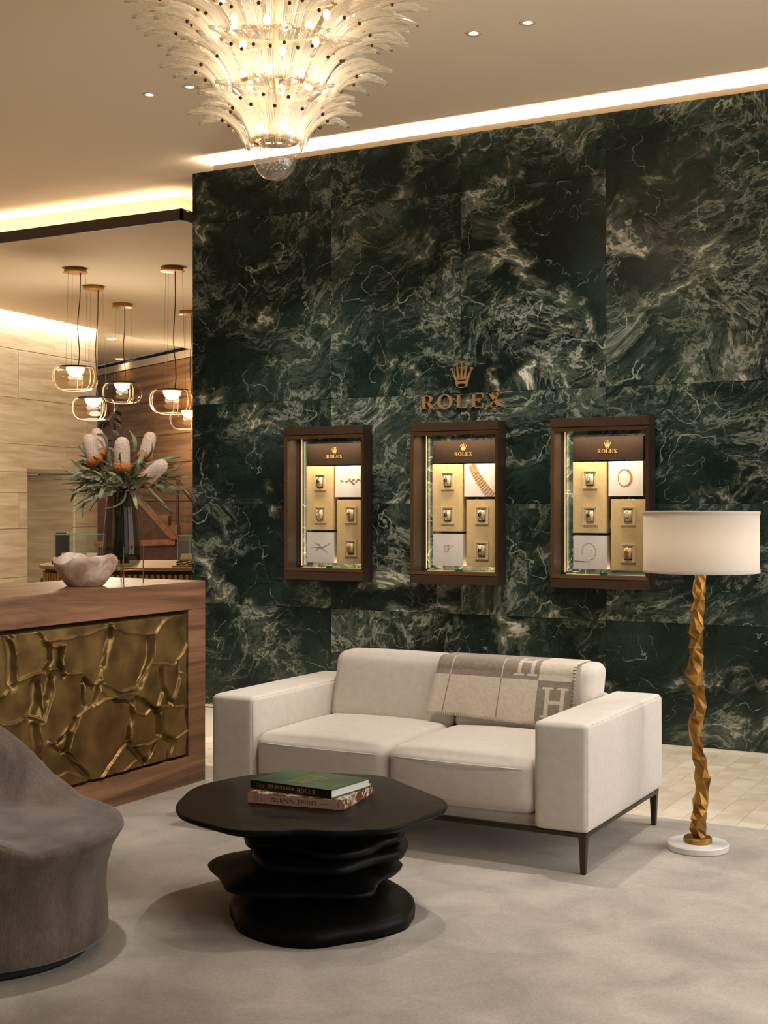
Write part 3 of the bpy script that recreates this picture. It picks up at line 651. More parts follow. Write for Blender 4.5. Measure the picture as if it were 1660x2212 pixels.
# ================================================================== COFFEE TABLE
TO = (340, 1600, .39759)
tpx = lambda c: (TO[0] + c[0] * TO[2], TO[1] + c[1] * TO[2])
AX = cc((690 - 830) / FPX * 4.93, 4.93, 0)
tab = thing('coffee_table', 'black carved wood coffee table of stacked wavy slabs', 'coffee table', AX)
def polar(pts, z):
    out = []
    for c in pts:
        zz = c[2] if len(c) > 2 else z; p = hitz(*tpx(c), zz) - AX; out.append((math.atan2(p.y, p.x), math.hypot(p.x, p.y), zz))
    return sorted(out)
def outline(pts, z, n=96, back=None):
    P = polar(pts, z)
    if back: P = sorted(P + [(a, r, z) for a, r in back])
    A_ = np.array([p[0] for p in P]); R_ = np.array([p[1] for p in P]); Z_ = np.array([p[2] for p in P])
    A3 = np.concatenate([A_ - 2 * PI, A_, A_ + 2 * PI]); th = np.linspace(-PI, PI, n, endpoint=False)
    r = np.interp(th, A3, np.tile(R_, 3)); zz = np.interp(th, A3, np.tile(Z_, 3))
    k = np.array([.25, .5, .25])
    for _ in range(2): r = k[0] * np.roll(r, 1) + k[1] * r + k[2] * np.roll(r, -1); zz = k[0] * np.roll(zz, 1) + k[1] * zz + k[2] * np.roll(zz, -1)
    return th, r, zz
def lobed(name, o, levels):
    """levels: list of (radius factor, radius offset, z factor toward edge z, dz)"""
    th, r, zz = o; n = len(th); V, F = [], []
    for (fr, dr, fz, dz) in levels:
        for k in range(n):
            R = max(.002, r[k] * fr + dr); V.append(AX + Vector((R * math.cos(th[k]), R * math.sin(th[k]), zz[k] * fz + dz)))
    for i in range(len(levels) - 1):
        for k in range(n): F.append((i * n + k, i * n + (k + 1) % n, (i + 1) * n + (k + 1) % n, (i + 1) * n + k))
    F.append(tuple(range(n))); F.append(tuple(range((len(levels) - 1) * n, len(levels) * n)))
    return mk(name, (V, F), M['blackwood'], tab, True)
top = [(100, 365), (140, 300), (175, 265), (240, 235), (330, 215), (430, 195), (520, 180), (600, 170), (700, 164), (800, 164), (900, 170), (980, 174), (1060, 178), (1180, 182), (1260, 195), (1330, 225), (1400, 252), (1480, 285), (1560, 315), (1580, 345), (1560, 375), (1480, 400), (1400, 430), (1330, 460), (1230, 478), (1130, 478), (1040, 485), (940, 490), (850, 485), (760, 480), (690, 485), (620, 490), (540, 490), (450, 488), (370, 478), (310, 460), (230, 440), (150, 415), (110, 390)]
o = lobed('table_top', outline(top, .40, 120), [(.02, 0, 1, 0), (.5, 0, 1, 0), (1, -.012, 1, 0), (1, -.004, 1, -.002), (1, 0, 1, -.008), (1, -.004, 1, -.018), (1, -.03, 1, -.03), (.80, 0, 1, -.045), (.62, 0, 1, -.075), (.5, 0, 1, -.11), (.02, 0, 1, -.11)])
l2 = [(525, 600), (620, 590), (700, 605), (800, 630), (900, 650), (1000, 655), (1100, 640), (1200, 600), (1250, 575), (1310, 565), (1345, 520), (1340, 490)]
lobed('slab', outline(l2, .262, 96, [(TH + .9, .30), (TH + 1.6, .28), (TH + 2.4, .27)]), [(.02, 0, 1, .04), (.75, 0, 1, .04), (.97, 0, 1, .032), (1, 0, 1, .018), (.985, 0, 1, .0), (.8, 0, 1, -.008), (.02, 0, 1, -.008)])
l3 = [(500, 590), (525, 620), (540, 680), (600, 715), (700, 730), (800, 730), (900, 735), (1000, 745), (1080, 715), (1160, 685), (1250, 665), (1320, 655), (1358, 610), (1355, 560)]
lobed('slab', outline(l3, .212, 96, [(TH + .9, .31), (TH + 1.6, .29), (TH + 2.4, .28)]), [(.02, 0, 1, .045), (.8, 0, 1, .045), (.97, 0, 1, .036), (1, 0, 1, .018), (.98, 0, 1, .0), (.75, 0, 1, -.012), (.02, 0, 1, -.012)])
l4 = [(268, 690), (300, 655), (400, 625), (290, 710), (335, 745), (355, 790), (380, 825), (430, 832), (500, 845), (600, 855), (800, 850), (950, 855), (1080, 860), (1170, 850), (1190, 800), (1210, 770), (1260, 745), (1320, 705), (1338, 680)]
lobed('slab', outline(l4, .145, 110, [(TH + .8, .30), (TH + 1.6, .30), (TH + 2.3, .34)]), [(.02, 0, 1, .06), (.6, 0, 1, .06), (.8, 0, 1, .034), (.97, 0, 1, .016), (1, 0, 1, .008), (.985, 0, 1, -.004), (.8, 0, 1, -.014), (.55, 0, 1, -.04), (.02, 0, 1, -.04)])
l5 = [(415, 985), (415, 1010), (450, 1050), (540, 1090), (650, 1120), (780, 1135), (900, 1132), (1000, 1110), (1100, 1095), (1200, 1080), (1300, 1050), (1370, 1025), (1372, 1000)]
lobed('foot', outline(l5, 0, 96, [(TH + .5, .33), (TH + 1.1, .33), (TH + 1.6, .31), (TH + 2.1, .33), (TH + 2.7, .33)]), [(.02, 0, 1, .118), (.62, 0, 1, .112), (.82, 0, 1, .085), (.94, 0, 1, .060), (.985, 0, 1, .046), (1, 0, 1, .03), (1, -.003, 1, .0), (.02, 0, 1, 0)])
# ================================================================== ARMCHAIR
ac = (-1.345, 4.5); AC = cc(ac[0], ac[1], 0)
arm = thing('lounge_chair', 'taupe velvet tub chair cut off by the left edge of the picture', 'chair', AC)
rim = [(-180, .90), (-150, .86), (-120, .72), (-90, .555), (-72, .465), (-55, .415), (0, .425), (40, .43), (58, .437), (75, .512), (90, .625), (120, .80), (150, .89), (180, .90)]
n = 96; V, F = [], []
prf = []
th = [-PI + 2 * PI * k / n for k in range(n)]
def ang(t): return np.interp(math.degrees(t), [a for a, _ in rim], [b for _, b in rim])
levels = 0
def ring(fn):
    global levels
    for t in th:
        r, z = fn(t); p = cc(ac[0] + r * math.cos(t), ac[1] + r * math.sin(t), z); V.append(p)
    levels += 1
def back(t): return max(0, min(1, (ang(t) - .43) / .4))
ring(lambda t: (.36, .045)); ring(lambda t: (.398, .045)); ring(lambda t: (.406, .06)); ring(lambda t: (.404, .12)); ring(lambda t: (.398, .20)); ring(lambda t: (.402, .27)); ring(lambda t: (.422, .345 + .3 * (ang(t) - .43)))
ring(lambda t: (.445, ang(t) - .045)); ring(lambda t: (.458, ang(t) - .022)); ring(lambda t: (.452, ang(t) - .006)); ring(lambda t: (.436, ang(t)))
ring(lambda t: (.415, ang(t) - .002 - .02 * back(t))); ring(lambda t: (.385, ang(t) * (1 - .35 * back(t)) - .0 + .35 * back(t) * .42)); ring(lambda t: (.35 - .02 * back(t), ang(t) * (1 - .75 * back(t)) + .75 * back(t) * .42)); ring(lambda t: (.29, .428 + .02 * back(t))); ring(lambda t: (.18, .432)); ring(lambda t: (.004, .432))
for i in range(levels - 1):
    for k in range(n): F.append((i * n + k, i * n + (k + 1) % n, (i + 1) * n + (k + 1) % n, (i + 1) * n + k))
F.append(tuple(range(n))); F.append(tuple(range((levels - 1) * n, levels * n)))
mk('upholstered_shell', (V, F), M['velvet'], arm, True)
mk('swivel_base', disc_lathe([(.34, 0), (.35, .01), (.35, .0445)], AC, 48), M['black'], arm)
# ================================================================== FLOOR LAMP
LD = 5.80
lamp_c = cc((1508 - 830) / FPX * LD, LD, 0)
lamp = thing('floor_lamp', 'floor lamp with a white drum shade and a knobbly gilt pole', 'floor lamp', lamp_c)
kpx = LD / FPX
mk('marble_base', disc_lathe([(.128, 0), (.132, .004), (.133, .026), (.129, .031)], lamp_c, 56), M['whitemarble'], lamp)
mk('gilt_collar', disc_lathe([(.060, .0315), (.061, .036), (.061, .050), (.057, .055)], lamp_c + Vector((.0, 0, 0)), 40), M['goldleaf'], lamp)
pole = [(440, 445, 515), (490, 440, 515), (545, 432, 508), (590, 440, 512), (655, 422, 505), (705, 432, 500), (760, 418, 510), (795, 416, 496), (840, 425, 500), (885, 408, 490), (940, 415, 503), (990, 405, 493), (1045, 390, 485), (1100, 407, 505), (1160, 430, 512), (1240, 440, 520), (1290, 415, 505), (1345, 410, 488), (1410, 412, 492), (1460, 430, 495), (1495, 428, 490), (1545, 425, 522), (1595, 456, 525), (1660, 440, 540), (1725, 460, 524), (1800, 435, 530), (1850, 437, 522), (1875, 430, 520), (1910, 424, 512), (1960, 420, 517), (2005, 430, 510)]
V, F = [], []; nn = 6; pr = random.Random(4); rings = [(250, 455, 505), (400, 450, 512)] + pole
for i, (y, xl_, xr_) in enumerate(rings):
    py = 1080 + y * .36163; pxc = 1340 + (xl_ + xr_) / 2 * .36163; r = (xr_ - xl_) / 2 * .36163 * kpx * 1.06
    z = CAMZ + (HY - py) * kpx; c = lamp_c + RIGHT * ((pxc - 1508) * kpx)
    if i == len(rings) - 1: z = .0555
    tw_ = i * .62 + pr.uniform(-.2, .2)
    for k in range(nn):
        a = tw_ + 2 * PI * k / nn; rr = r * pr.uniform(.86, 1.12); V.append(c + Vector((rr * math.cos(a), rr * math.sin(a), z + pr.uniform(-.008, .008) * (1 if i < len(rings) - 1 else 0))))
off = 0
for i in range(len(rings) - 1):
    for k in range(nn):
        a, b, c, d = i * nn + k, i * nn + (k + 1) % nn, (i + 1) * nn + (k + 1) % nn, (i + 1) * nn + k
        F += [(a, b, c), (a, c, d)] if (i + k) % 2 else [(a, b, d), (b, c, d)]
F += [tuple(range(nn)), tuple(range((len(rings) - 1) * nn, len(rings) * nn))]
mk('gilt_pole', (V, F), M['goldleaf'], lamp)
m, t, p, o = nt('linen_shade'); p.inputs['Base Color'].default_value = L(236, 228, 218); p.inputs['Roughness'].default_value = .9
tl = N(t, 'ShaderNodeBsdfTranslucent'); tl.inputs[0].default_value = L(240, 226, 206); mx = N(t, 'ShaderNodeMixShader'); mx.inputs[0].default_value = .3
t.links.new(p.outputs[0], mx.inputs[1]); t.links.new(tl.outputs[0], mx.inputs[2]); t.links.new(mx.outputs[0], o.inputs['Surface'])
v = coords(t); bump(t, p, noise(t, v, 240, 3), .2, .001); M['shade'] = m
sc_ = lamp_c + RIGHT * ((1515 - 1508) * kpx); z0 = CAMZ + (HY - 1236) * kpx; z1 = CAMZ + (HY - 1104) * kpx; R0 = 122.5 * kpx
sh = mk('lamp_shade', lathe([(R0, z0), (R0, z1), (R0 - .004, z1), (R0 - .004, z0), (R0, z0)], sc_, 72), M['shade'], lamp, True)
for zz in (z0, z1 - .014): mk('shade_trim', lathe([(R0 - .005, zz), (R0 + .0025, zz), (R0 + .003, zz + .007), (R0 + .0025, zz + .014), (R0 - .005, zz + .014), (R0 - .005, zz)], sc_, 72), M['shade'], sh, True)
mk('shade_spider', join(*[tube([sc_ + Vector((0, 0, z1 - .02)), sc_ + Vector((R0 * math.cos(a), R0 * math.sin(a), z1 - .016))], .002, 5) for a in (.3, 2.4, 4.5)]), M['bronze'], lamp)
mk('finial', join(sphere(sc_ + Vector((0, 0, z1 - .006)), .007, 10, 6), tube([sc_ + Vector((0, 0, z0 + .08)), sc_ + Vector((0, 0, z1 - .006))], .003, 6)), M['bronze'], lamp, True)
point('lamp_bulb', sc_ + Vector((0, 0, (z0 + z1) / 2)), 5, SOFT, .05)
# ================================================================== LETTERS
def R_(a, b, c, d): return [(a, c), (b, c), (b, d), (a, d)]
def ringp(cx, cy, rx, ry, tx, ty, a0=0, a1=360, n=20):
    out = []
    for k in range(n):
        p, q = math.radians(a0 + (a1 - a0) * k / n), math.radians(a0 + (a1 - a0) * (k + 1) / n)
        out.append([(cx + rx * math.cos(p), cy + ry * math.sin(p)), (cx + rx * math.cos(q), cy + ry * math.sin(q)), (cx + (rx - tx) * math.cos(q), cy + (ry - ty) * math.sin(q)), (cx + (rx - tx) * math.cos(p), cy + (ry - ty) * math.sin(p))])
    return out
G = {
 'R': ([R_(.10, .28, 0, 1), R_(0, .38, 0, .06), R_(0, .3, .94, 1), R_(.28, .4, .94, 1), R_(.28, .42, .46, .52), [(.36, .5), (.56, .5), (.84, .03), (.62, .03)], R_(.60, .92, 0, .06)] + ringp(.40, .73, .34, .27, .18, .06, -90, 90, 10), .93),
 'O': (ringp(.48, .5, .48, .53, .20, .06), 1.0),
 'L': ([R_(.12, .30, 0, 1), R_(0, .74, 0, .06), R_(0, .42, .94, 1), [(.64, .05), (.74, .05), (.76, .36), (.71, .36)]], .82),
 'E': ([R_(.12, .30, 0, 1), R_(0, .80, 0, .06), R_(0, .78, .94, 1), R_(.3, .56, .47, .53), R_(.51, .57, .35, .65), [(.70, .05), (.80, .05), (.82, .32), (.77, .32)], [(.70, .95), (.78, .95), (.80, .70), (.75, .70)]], .90),
 'X': ([[(.08, 1), (.31, 1), (.88, 0), (.65, 0)], [(.73, 1), (.81, 1), (.21, 0), (.13, 0)], R_(0, .42, .94, 1), R_(.58, .96, .94, 1), R_(0, .36, 0, .06), R_(.54, .99, 0, .06)], .99),
 'T': ([R_(.35, .53, 0, 1), R_(.22, .66, 0, .06), R_(0, .88, .94, 1), R_(0, .06, .7, .94), R_(.82, .88, .7, .94)], .9),
 'H': ([R_(.1, .28, 0, 1), R_(.66, .84, 0, 1), R_(0, .38, 0, .06), R_(0, .38, .94, 1), R_(.56, .94, 0, .06), R_(.56, .94, .94, 1), R_(.28, .66, .47, .53)], .97),
 'W': ([[(.08, 1), (.28, 1), (.52, 0), (.38, 0)], [(.62, .9), (.68, .9), (.48, 0), (.42, 0)], [(.56, 1), (.76, 1), (1.0, 0), (.86, 0)], [(1.14, 1), (1.2, 1), (.98, 0), (.92, 0)], R_(0, .38, .94, 1), R_(1.0, 1.3, .94, 1)], 1.3),
 'A': ([[(.42, 1), (.48, 1), (.18, 0), (.11, 0)], [(.40, 1), (.58, 1), (.92, 0), (.71, 0)], R_(.24, .7, .30, .36), R_(0, .32, 0, .06), R_(.6, 1.0, 0, .06)], 1.0),
 'C': (ringp(.48, .5, .48, .53, .19, .06, 42, 318, 16) + [R_(.80, .86, .62, .92)], .92),
 'B': ([R_(.1, .28, 0, 1), R_(0, .4, 0, .06), R_(0, .4, .94, 1), R_(.28, .4, .48, .54)] + ringp(.38, .75, .30, .25, .17, .06, -90, 90, 8) + ringp(.38, .27, .36, .27, .18, .06, -90, 90, 8), .84),
 'K': ([R_(.1, .28, 0, 1), R_(0, .38, 0, .06), R_(0, .38, .94, 1), [(.72, 1), (.80, 1), (.30, .40), (.28, .47)], [(.38, .56), (.54, .66), (.94, 0), (.72, 0)], R_(.6, 1.0, 0, .06), R_(.58, .9, .94, 1)], 1.0),
 ' ': ([], .4)}
def word(s, width=None, height=1.0, gap=.12):
    out, x = [], 0
    for ch in s:
        g, a = G[ch]; out += [[(x + px, py) for px, py in q] for q in g]; x += a + gap
    x -= gap; kx = (width / x) if width else height
    return [[(px * kx, py * height) for px, py in q] for q in out], x * kx
def crown(cx, cy, s):
    """cx, cy: centre of the crown's foot; s: height"""
    P = []
    tips = [(-.43, .74), (-.22, .93), (0, 1.0), (.22, .93), (.43, .74)]; feet = [(-.235, .30), (-.12, .27), (0, .26), (.12, .27), (.235, .30)]
    for (tx, ty), (bx, by) in zip(tips, feet):
        P.append([(tx - .012, ty), (tx + .012, ty), (bx + .062, by), (bx - .062, by)]); P.append([(tx + .055 * math.cos(2 * PI * k / 12), ty + .055 * math.sin(2 * PI * k / 12)) for k in range(12)])
    P.append([(-.295, .31), (.295, .31), (.235, .09), (.16, .135), (0, .16), (-.16, .135), (-.235, .09)])
    P += ringp(0, .075, .235, .085, .05, .03, 150, 390, 14)
    return [[(cx + x * s, cy + y * s) for x, y in q] for q in P]
def fmesh(body, size, mat, name, parent, o, ux, uy, lift, width=None):
    """text in the plain built-in sans face, turned into a thin mesh"""
    c = bpy.data.curves.new(name, 'FONT'); c.body = body; c.size = size; c.resolution_u = 3
    ob = bpy.data.objects.new(name, c); COL.objects.link(ob); bpy.context.view_layer.update()
    me0 = bpy.data.meshes.new_from_object(ob.evaluated_get(bpy.context.evaluated_depsgraph_get())); COL.objects.unlink(ob); bpy.data.objects.remove(ob)
    xs = [v.co.x for v in me0.vertices]; k = (width / (max(xs) - min(xs))) if width else 1
    o, ux, uy, lift = Vector(o), Vector(ux), Vector(uy), Vector(lift)
    V = [o + ux * ((v.co.x - min(xs)) * k) + uy * v.co.y + lift for v in me0.vertices]; F = [tuple(p.vertices) for p in me0.polygons]
    bpy.data.meshes.remove(me0); return mk(name, (V, F), mat, parent)
# ---- wall sign
a = hity(909, 885, WY - .02); b = hity(1087, 880, WY - .02); hgt = (hity(909, 855, WY - .02) - hity(909, 885, WY - .02)).z
sign = thing('wall_sign', 'brass crown emblem and ROLEX letters fixed to the green marble above the show cases', 'sign', (a.x / 2 + b.x / 2, WY, a.z))
x = 0; ltr = 'ROLEX'; tot = sum(G[c][1] for c in ltr) + .12 * 4; kx = (b.x - a.x) / tot
for ch in ltr:
    g, ad = G[ch]
    mk('letter', polys3([[(px * kx, py * hgt) for px, py in q] for q in g], (a.x + x * kx, WY - .020, a.z), (1, 0, 0), (0, 0, 1), (0, .018, 0)), M['gold'], sign); x += ad + .12
ct = hity(997, 837, WY - .02); ch_ = (hity(997, 783, WY - .02) - ct).z
mk('crown_emblem', polys3(crown(0, 0, ch_), (ct.x, WY - .018, ct.z), (1, 0, 0), (0, 0, 1), (0, .016, 0)), M['gold'], sign)
# ================================================================== SHOW CASES
YF = 8.015; YB = 8.225; YP = 8.165      # front, back board, panel face
ox, oz = CASE_X[2], CASE_Z
def lc(cx, cy, y=YP):
    """crop pixel of the right-hand case to case-local x, z"""
    p = hity(1180 + cx * .18533, 880 + cy * .18537, y); return p.x - ox, p.z - oz
def rect(c0, c1, y=YP):
    x0, z1 = lc(*c0, y); x1, z0 = lc(*c1, y); return x0, x1, z0, z1
names = ['left-hand', 'middle', 'right-hand']
lab = ['left-hand wall show case, prints of pointed slivers and leaf shapes', 'middle wall show case with a gold bracelet print, below the brass sign', 'right-hand wall show case with a gold ring print, behind the lamp shade']
CW, CH = CASE_W, CASE_H
watch_no = 0
dial_kind = [['dialdark', 'diallight', 'dialgold', 'dialgold'], ['dialdark', 'dialdark', 'dialdark', 'dialdark'], ['diallight', 'dialdark', 'diallight', 'dialgold']]
wpos = ['upper left', 'lower left', 'upper right', 'lower right']
for ci, X0 in enumerate(CASE_X):
    O = Vector((X0, 0, CASE_Z))
    case = thing('show_case', lab[ci], 'show case', (X0 + CW / 2, YF + .06, CASE_Z))
    T = lambda x0, x1, y0, y1, z0, z1: (X0 + x0, X0 + x1, y0, y1, CASE_Z + z0, CASE_Z + z1)
    f = .026
    sides = join(box(*T(0, f, YF + .012, WY - .001, 0, CH)), box(*T(CW - f, CW, YF + .012, WY - .001, 0, CH)), box(*T(f, CW - f, YF + .012, WY - .001, 0, .078)), box(*T(f, CW - f, YF + .012, WY - .001, CH - .068, CH)))
    mk('case_body', sides, M['leatherdark'], case)
    # lining of the part let into the wall
    mk('lining', join(box(*T(.021, f, WY - .001, YB, .021, CH - .021)), box(*T(CW - f, CW - .021, WY - .001, YB, .021, CH - .021)), box(*T(f, CW - f, WY - .001, YB, .06, .078)), box(*T(f, CW - f, WY - .001, YB, CH - .068, CH - .05))), M['lining'], case)
    mk('marble_backing', box(*T(.022, CW - .022, YB, YB + .02, .022, CH - .022)), M['marble'], case)
    mk('top_band', bbox(*T(.003, CW - .003, YF, YF + .0115, CH - .059, CH - .002), .002), M['leather'], case)
    mk('bottom_band', bbox(*T(.003, CW - .003, YF, YF + .0115, .002, .057), .002), M['leather'], case)
    zb, zt = .062, CH - .064
    fr = []
    def mitre(p0, p1, q0, q1):   # outer front edge p, inner edge q set back
        return hexa([p0 + Vector((0, .014, 0)), p1 + Vector((0, .014, 0)), p1, p0], [q0 + Vector((0, .014, 0)), q1 + Vector((0, .014, 0)), q1, q0])
    P = lambda x, z, d: Vector((X0 + x, YF + d, CASE_Z + z))
    o4 = [P(.005, zb, 0), P(CW - .005, zb, 0), P(CW - .005, zt, 0), P(.005, zt, 0)]; i4 = [P(.027, zb + .022, .008), P(CW - .027, zb + .022, .008), P(CW - .027, zt - .022, .008), P(.027, zt - .022, .008)]
    for k in range(4): mk('frame_rail', mitre(o4[k], o4[(k + 1) % 4], i4[k], i4[(k + 1) % 4]), M['caseframe'], case)
    mk('glass_pane', box(*T(.022, CW - .022, YF + .023, YF + .027, zb + .012, zt - .012)), M['pane'], case)
    # header
    x0, x1, z0, z1 = rect((320, 350), (1135, 610)); hd = mk('header_panel', box(*T(x0, x1, YP - .004, YB, z0, z1)), M['lining'], case)
    sw = (lc(835, 0)[0] - lc(604, 0)[0]); ph, ww_ = word('ROLEX', sw, (lc(0, 490)[1] - lc(0, 535)[1]))
    bx, bz = lc(604, 535)
    mk('header_letters', polys3(ph, (X0 + bx, YP - .0065, CASE_Z + bz), (1, 0, 0), (0, 0, 1), (0, .0022, 0)), M['gold'], hd)
    qx, qz = lc(720, 476); mk('header_crown', polys3(crown(0, 0, lc(0, 404)[1] - qz), (X0 + qx, YP - .0065, CASE_Z + qz), (1, 0, 0), (0, 0, 1), (0, .0022, 0)), M['gold'], hd)
    # panels
    panels = {}
    for nm, c0, c1 in (('a', (322, 640), (712, 1465)), ('b', (763, 1070), (1172, 1905))):
        x0, x1, z0, z1 = rect(c0, c1); x1 = min(x1, CW - .03); panels[nm] = mk('watch_panel', bbox(*T(x0, x1, YP - .012, YB, z0, z1), .0015), M['cream'], case)
    pics = []
    for c0, c1 in (((735, 632), (1138, 1035)), ((325, 1490), (715, 1890))):
        x0, x1, z0, z1 = rect(c0, c1); pics.append((mk('picture_panel', bbox(*T(x0, x1, YP - .010, YB, z0, z1), .001), M['print'], case), x0, x1, z0, z1))
    x0, x1, z0, z1 = rect((632, 1935), (720, 1978), 8.09); mk('green_card', bbox(*T(x0, x1, 8.085, 8.091, z0, z0 + .026), .0005), M['cardgreen'], case)
    # flat prints
    yp = YP - .0112
    def pr_(k, polys, mat, name='print'):
        par, x0, x1, z0, z1 = pics[k]
        mk(name, polys3([[(x0 + u * (x1 - x0), z0 + v * (z1 - z0)) for u, v in q] for q in polys], (X0, yp, CASE_Z), (1, 0, 0), (0, 0, 1), (0, .001, 0)), M[mat], par)
    def sliver(u, v, a, l, wd): c, s = math.cos(math.radians(a)), math.sin(math.radians(a)); return [(u + c * l + -s * q, v + s * l + c * q) if e else (u - s * q, v + c * q) for e, q in ((0, wd), (0, -wd), (1, 0))]
    def blob(u, v, a, l, wd): c, s = math.cos(math.radians(a)), math.sin(math.radians(a)); return [(u + c * l * math.cos(t) - s * wd * math.sin(t), v + s * l * math.cos(t) + c * wd * math.sin(t)) for t in [k * PI / 5 for k in range(10)]]
    if ci == 0:
        pr_(0, [blob(.24, .52, -25, .06, .022), blob(.42, .50, 10, .05, .02), blob(.52, .56, 60, .06, .022), blob(.60, .48, -30, .06, .024), blob(.66, .55, 20, .05, .02), blob(.76, .50, 40, .05, .02), blob(.84, .56, 0, .055, .022), blob(.66, .43, -20, .06, .02), blob(.94, .50, -20, .05, .02)], 'printgrey')
        pr_(1, [sliver(.48, .50, 178, .34, .012), sliver(.52, .53, 130, .20, .014), sliver(.50, .55, 150, .30, .01), sliver(.60, .50, 30, .34, .012), sliver(.52, .50, -30, .34, .012), sliver(.46, .48, 215, .18, .014), sliver(.53, .47, 40, .12, .014)], 'printgrey')
    elif ci == 1:
        lk = []
        for k in range(15):
            t = k / 14; u = .26 + .62 * t ** 1.35; v = .97 - .95 * t; an = math.radians(-58 + 14 * t); wd = .12 + .03 * t
            cx_, cz_ = math.cos(an + PI / 2), math.sin(an + PI / 2); dx, dz = math.cos(an) * .024, math.sin(an) * .024
            for q in (-.66, 0, .66):
                sh = .018 if q == 0 else 0; m_ = .30 * wd
                cu, cv = u + cx_ * q * wd + dx * sh * 40 * .5, v + cz_ * q * wd + dz * sh * 40 * .5
                lk.append([(cu - dx - cx_ * m_, cv - dz - cz_ * m_), (cu + dx - cx_ * m_, cv + dz - cz_ * m_), (cu + dx + cx_ * m_, cv + dz + cz_ * m_), (cu - dx + cx_ * m_, cv - dz + cz_ * m_)])
        lk = [[(min(.995, max(.005, u)), min(.995, max(.005, v))) for u, v in q] for q in lk]
        pr_(0, lk, 'printgold')
        pr_(1, ringp(.46, .54, .085, .12, .012, .015) + ringp(.46, .54, .05, .07, .008, .01) + [blob(.54, .63, 20, .05, .014), blob(.57, .55, 60, .04, .012), blob(.66, .62, 15, .06, .006)], 'printpink')
    else:
        pr_(0, ringp(.46, .53, .19, .25, .018, .02, 0, 360, 30) + ringp(.475, .53, .225, .255, .05, .03, -70, 60, 12), 'printgold')
        pr_(1, ringp(.47, .52, .21, .25, .008, .008, -110, 200, 26) + [sliver(.27, .46 - .23, 176, -.25, .008), blob(.54, .56, -40, .025, .01), sliver(.04, .24, -3, .46, .012)], 'printgrey')
    # light fittings inside
    mk('led_strip', join(box(*T(.0262, .0278, YB - .012, YB - .004, .09, CH - .08)), box(*T(.035, CW - .035, YB - .012, YB - .004, CH - .0715, CH - .0685)), box(*T(.035, CW - .035, YB - .010, YB - .004, .0785, .080))), M['caseled'], case)
    area('case_light', P(CW / 2, CH - .072, .075), P(CW / 2, 0, .16), CW * .8, .03, 4.2, WARM, 150)
    area('case_light', P(.034, CH / 2, YB - .02 - YF), P(.3, CH / 2, YB - YF + .05), .016, CH * .82, .6, WARM, 170)
    area('case_light', P(CW / 2, .083, YB - .03 - YF), P(CW / 2, .4, YB - YF + .02), CW * .8, .016, .35, WARM, 170)
    # watches on their cushions
    for wi, (cx, cy_) in enumerate(((513, 840), (515, 1265), (960, 1265), (960, 1700))):
        lx, lz = lc(cx, cy_, YP - .015); wx, wz_ = X0 + lx, CASE_Z + lz; par = panels['a' if wi < 2 else 'b']
        hw, hh = (lc(597, 0)[0] - lc(430, 0)[0]) / 2, (lc(0, 735)[1] - lc(0, 945)[1]) / 2; yf = YP - .012
        q = .008
        mk('holder_frame', join(*[box(wx + a_, wx + b_, yf - .009, yf, wz_ + c_, wz_ + d_) for a_, b_, c_, d_ in ((-hw, hw, hh - q, hh), (-hw, hw, -hh, -hh + q), (-hw, -hw + q, -hh + q, hh - q), (hw - q, hw, -hh + q, hh - q))], box(wx - hw + q, wx + hw - q, yf - .003, yf, wz_ - hh + q, wz_ + hh - q)), M['creamframe'], par)
        iw, ih = hw * .52, hh * .70
        mk('slot', box(wx - iw, wx + iw, yf - .0042, yf - .003, wz_ - ih, wz_ + ih), M['black'], par)
        dk = dial_kind[ci][wi]
        dn = {'dialdark': 'dark dialled', 'diallight': 'pale dialled', 'dialgold': 'gold dialled'}[dk]
        wt = thing('wristwatch', '%s wristwatch on a cream cushion, %s in the %s show case' % (dn, wpos[wi], names[ci]), 'watch', (wx, yf - .004, wz_), 'watches in the wall show cases')
        n_ = 10; pts = []
        arc = lambda ww2, r0, r1: None
        V, F = [], []
        rz, ry = ih * .86, .020
        for sx in (-1, 1):
            for k in range(n_ + 1):
                a_ = -PI / 2 + PI * k / n_; V.append(Vector((wx + sx * iw * .92, yf - .0045 - ry * math.cos(a_), wz_ + rz * math.sin(a_))))
        for k in range(n_): F.append((k, k + 1, n_ + 2 + k, n_ + 1 + k))
        F += [tuple(range(n_ + 1)), tuple(range(n_ + 1, 2 * n_ + 2)), (0, n_, 2 * n_ + 1, n_ + 1)]
        mk('cushion', (V, F), M['creamframe'], wt, True)
        V, F = [], []
        for k in range(n_ + 1):
            a_ = -PI / 2 + PI * k / n_
            for sx, e in ((-1, .0008), (1, .0008), (1, .0032), (-1, .0032)):
                V.append(Vector((wx - .004 + sx * .0075, yf - .0045 - (ry + e) * math.cos(a_) - .0002, wz_ + (rz + e) * math.sin(a_))))
        for k in range(n_):
            for e in range(4): F.append((k * 4 + e, k * 4 + (e + 1) % 4, k * 4 + 4 + (e + 1) % 4, k * 4 + 4 + e))
        mk('bracelet', (V, F), M['steel' if dk != 'dialgold' else 'gold'], wt)
        dc = Vector((wx - .004, yf - .0045 - ry - .0035, wz_ + .004)); rr = .0145
        def dl(prof_):
            v_, f_ = disc_lathe(prof_, (0, 0, 0), 20); return [Vector((dc.x + p.x, dc.y - p.z, dc.z + p.y)) for p in v_], f_
        mk('watch_case', dl([(rr, -.002), (rr, .0035), (rr * .84, .005), (rr * .80, .004)]), M['steel' if dk != 'dialgold' else 'gold'], wt)
        mk('dial', dl([(rr * .78, .0042), (rr * .78, .0047)]), M[dk], wt)
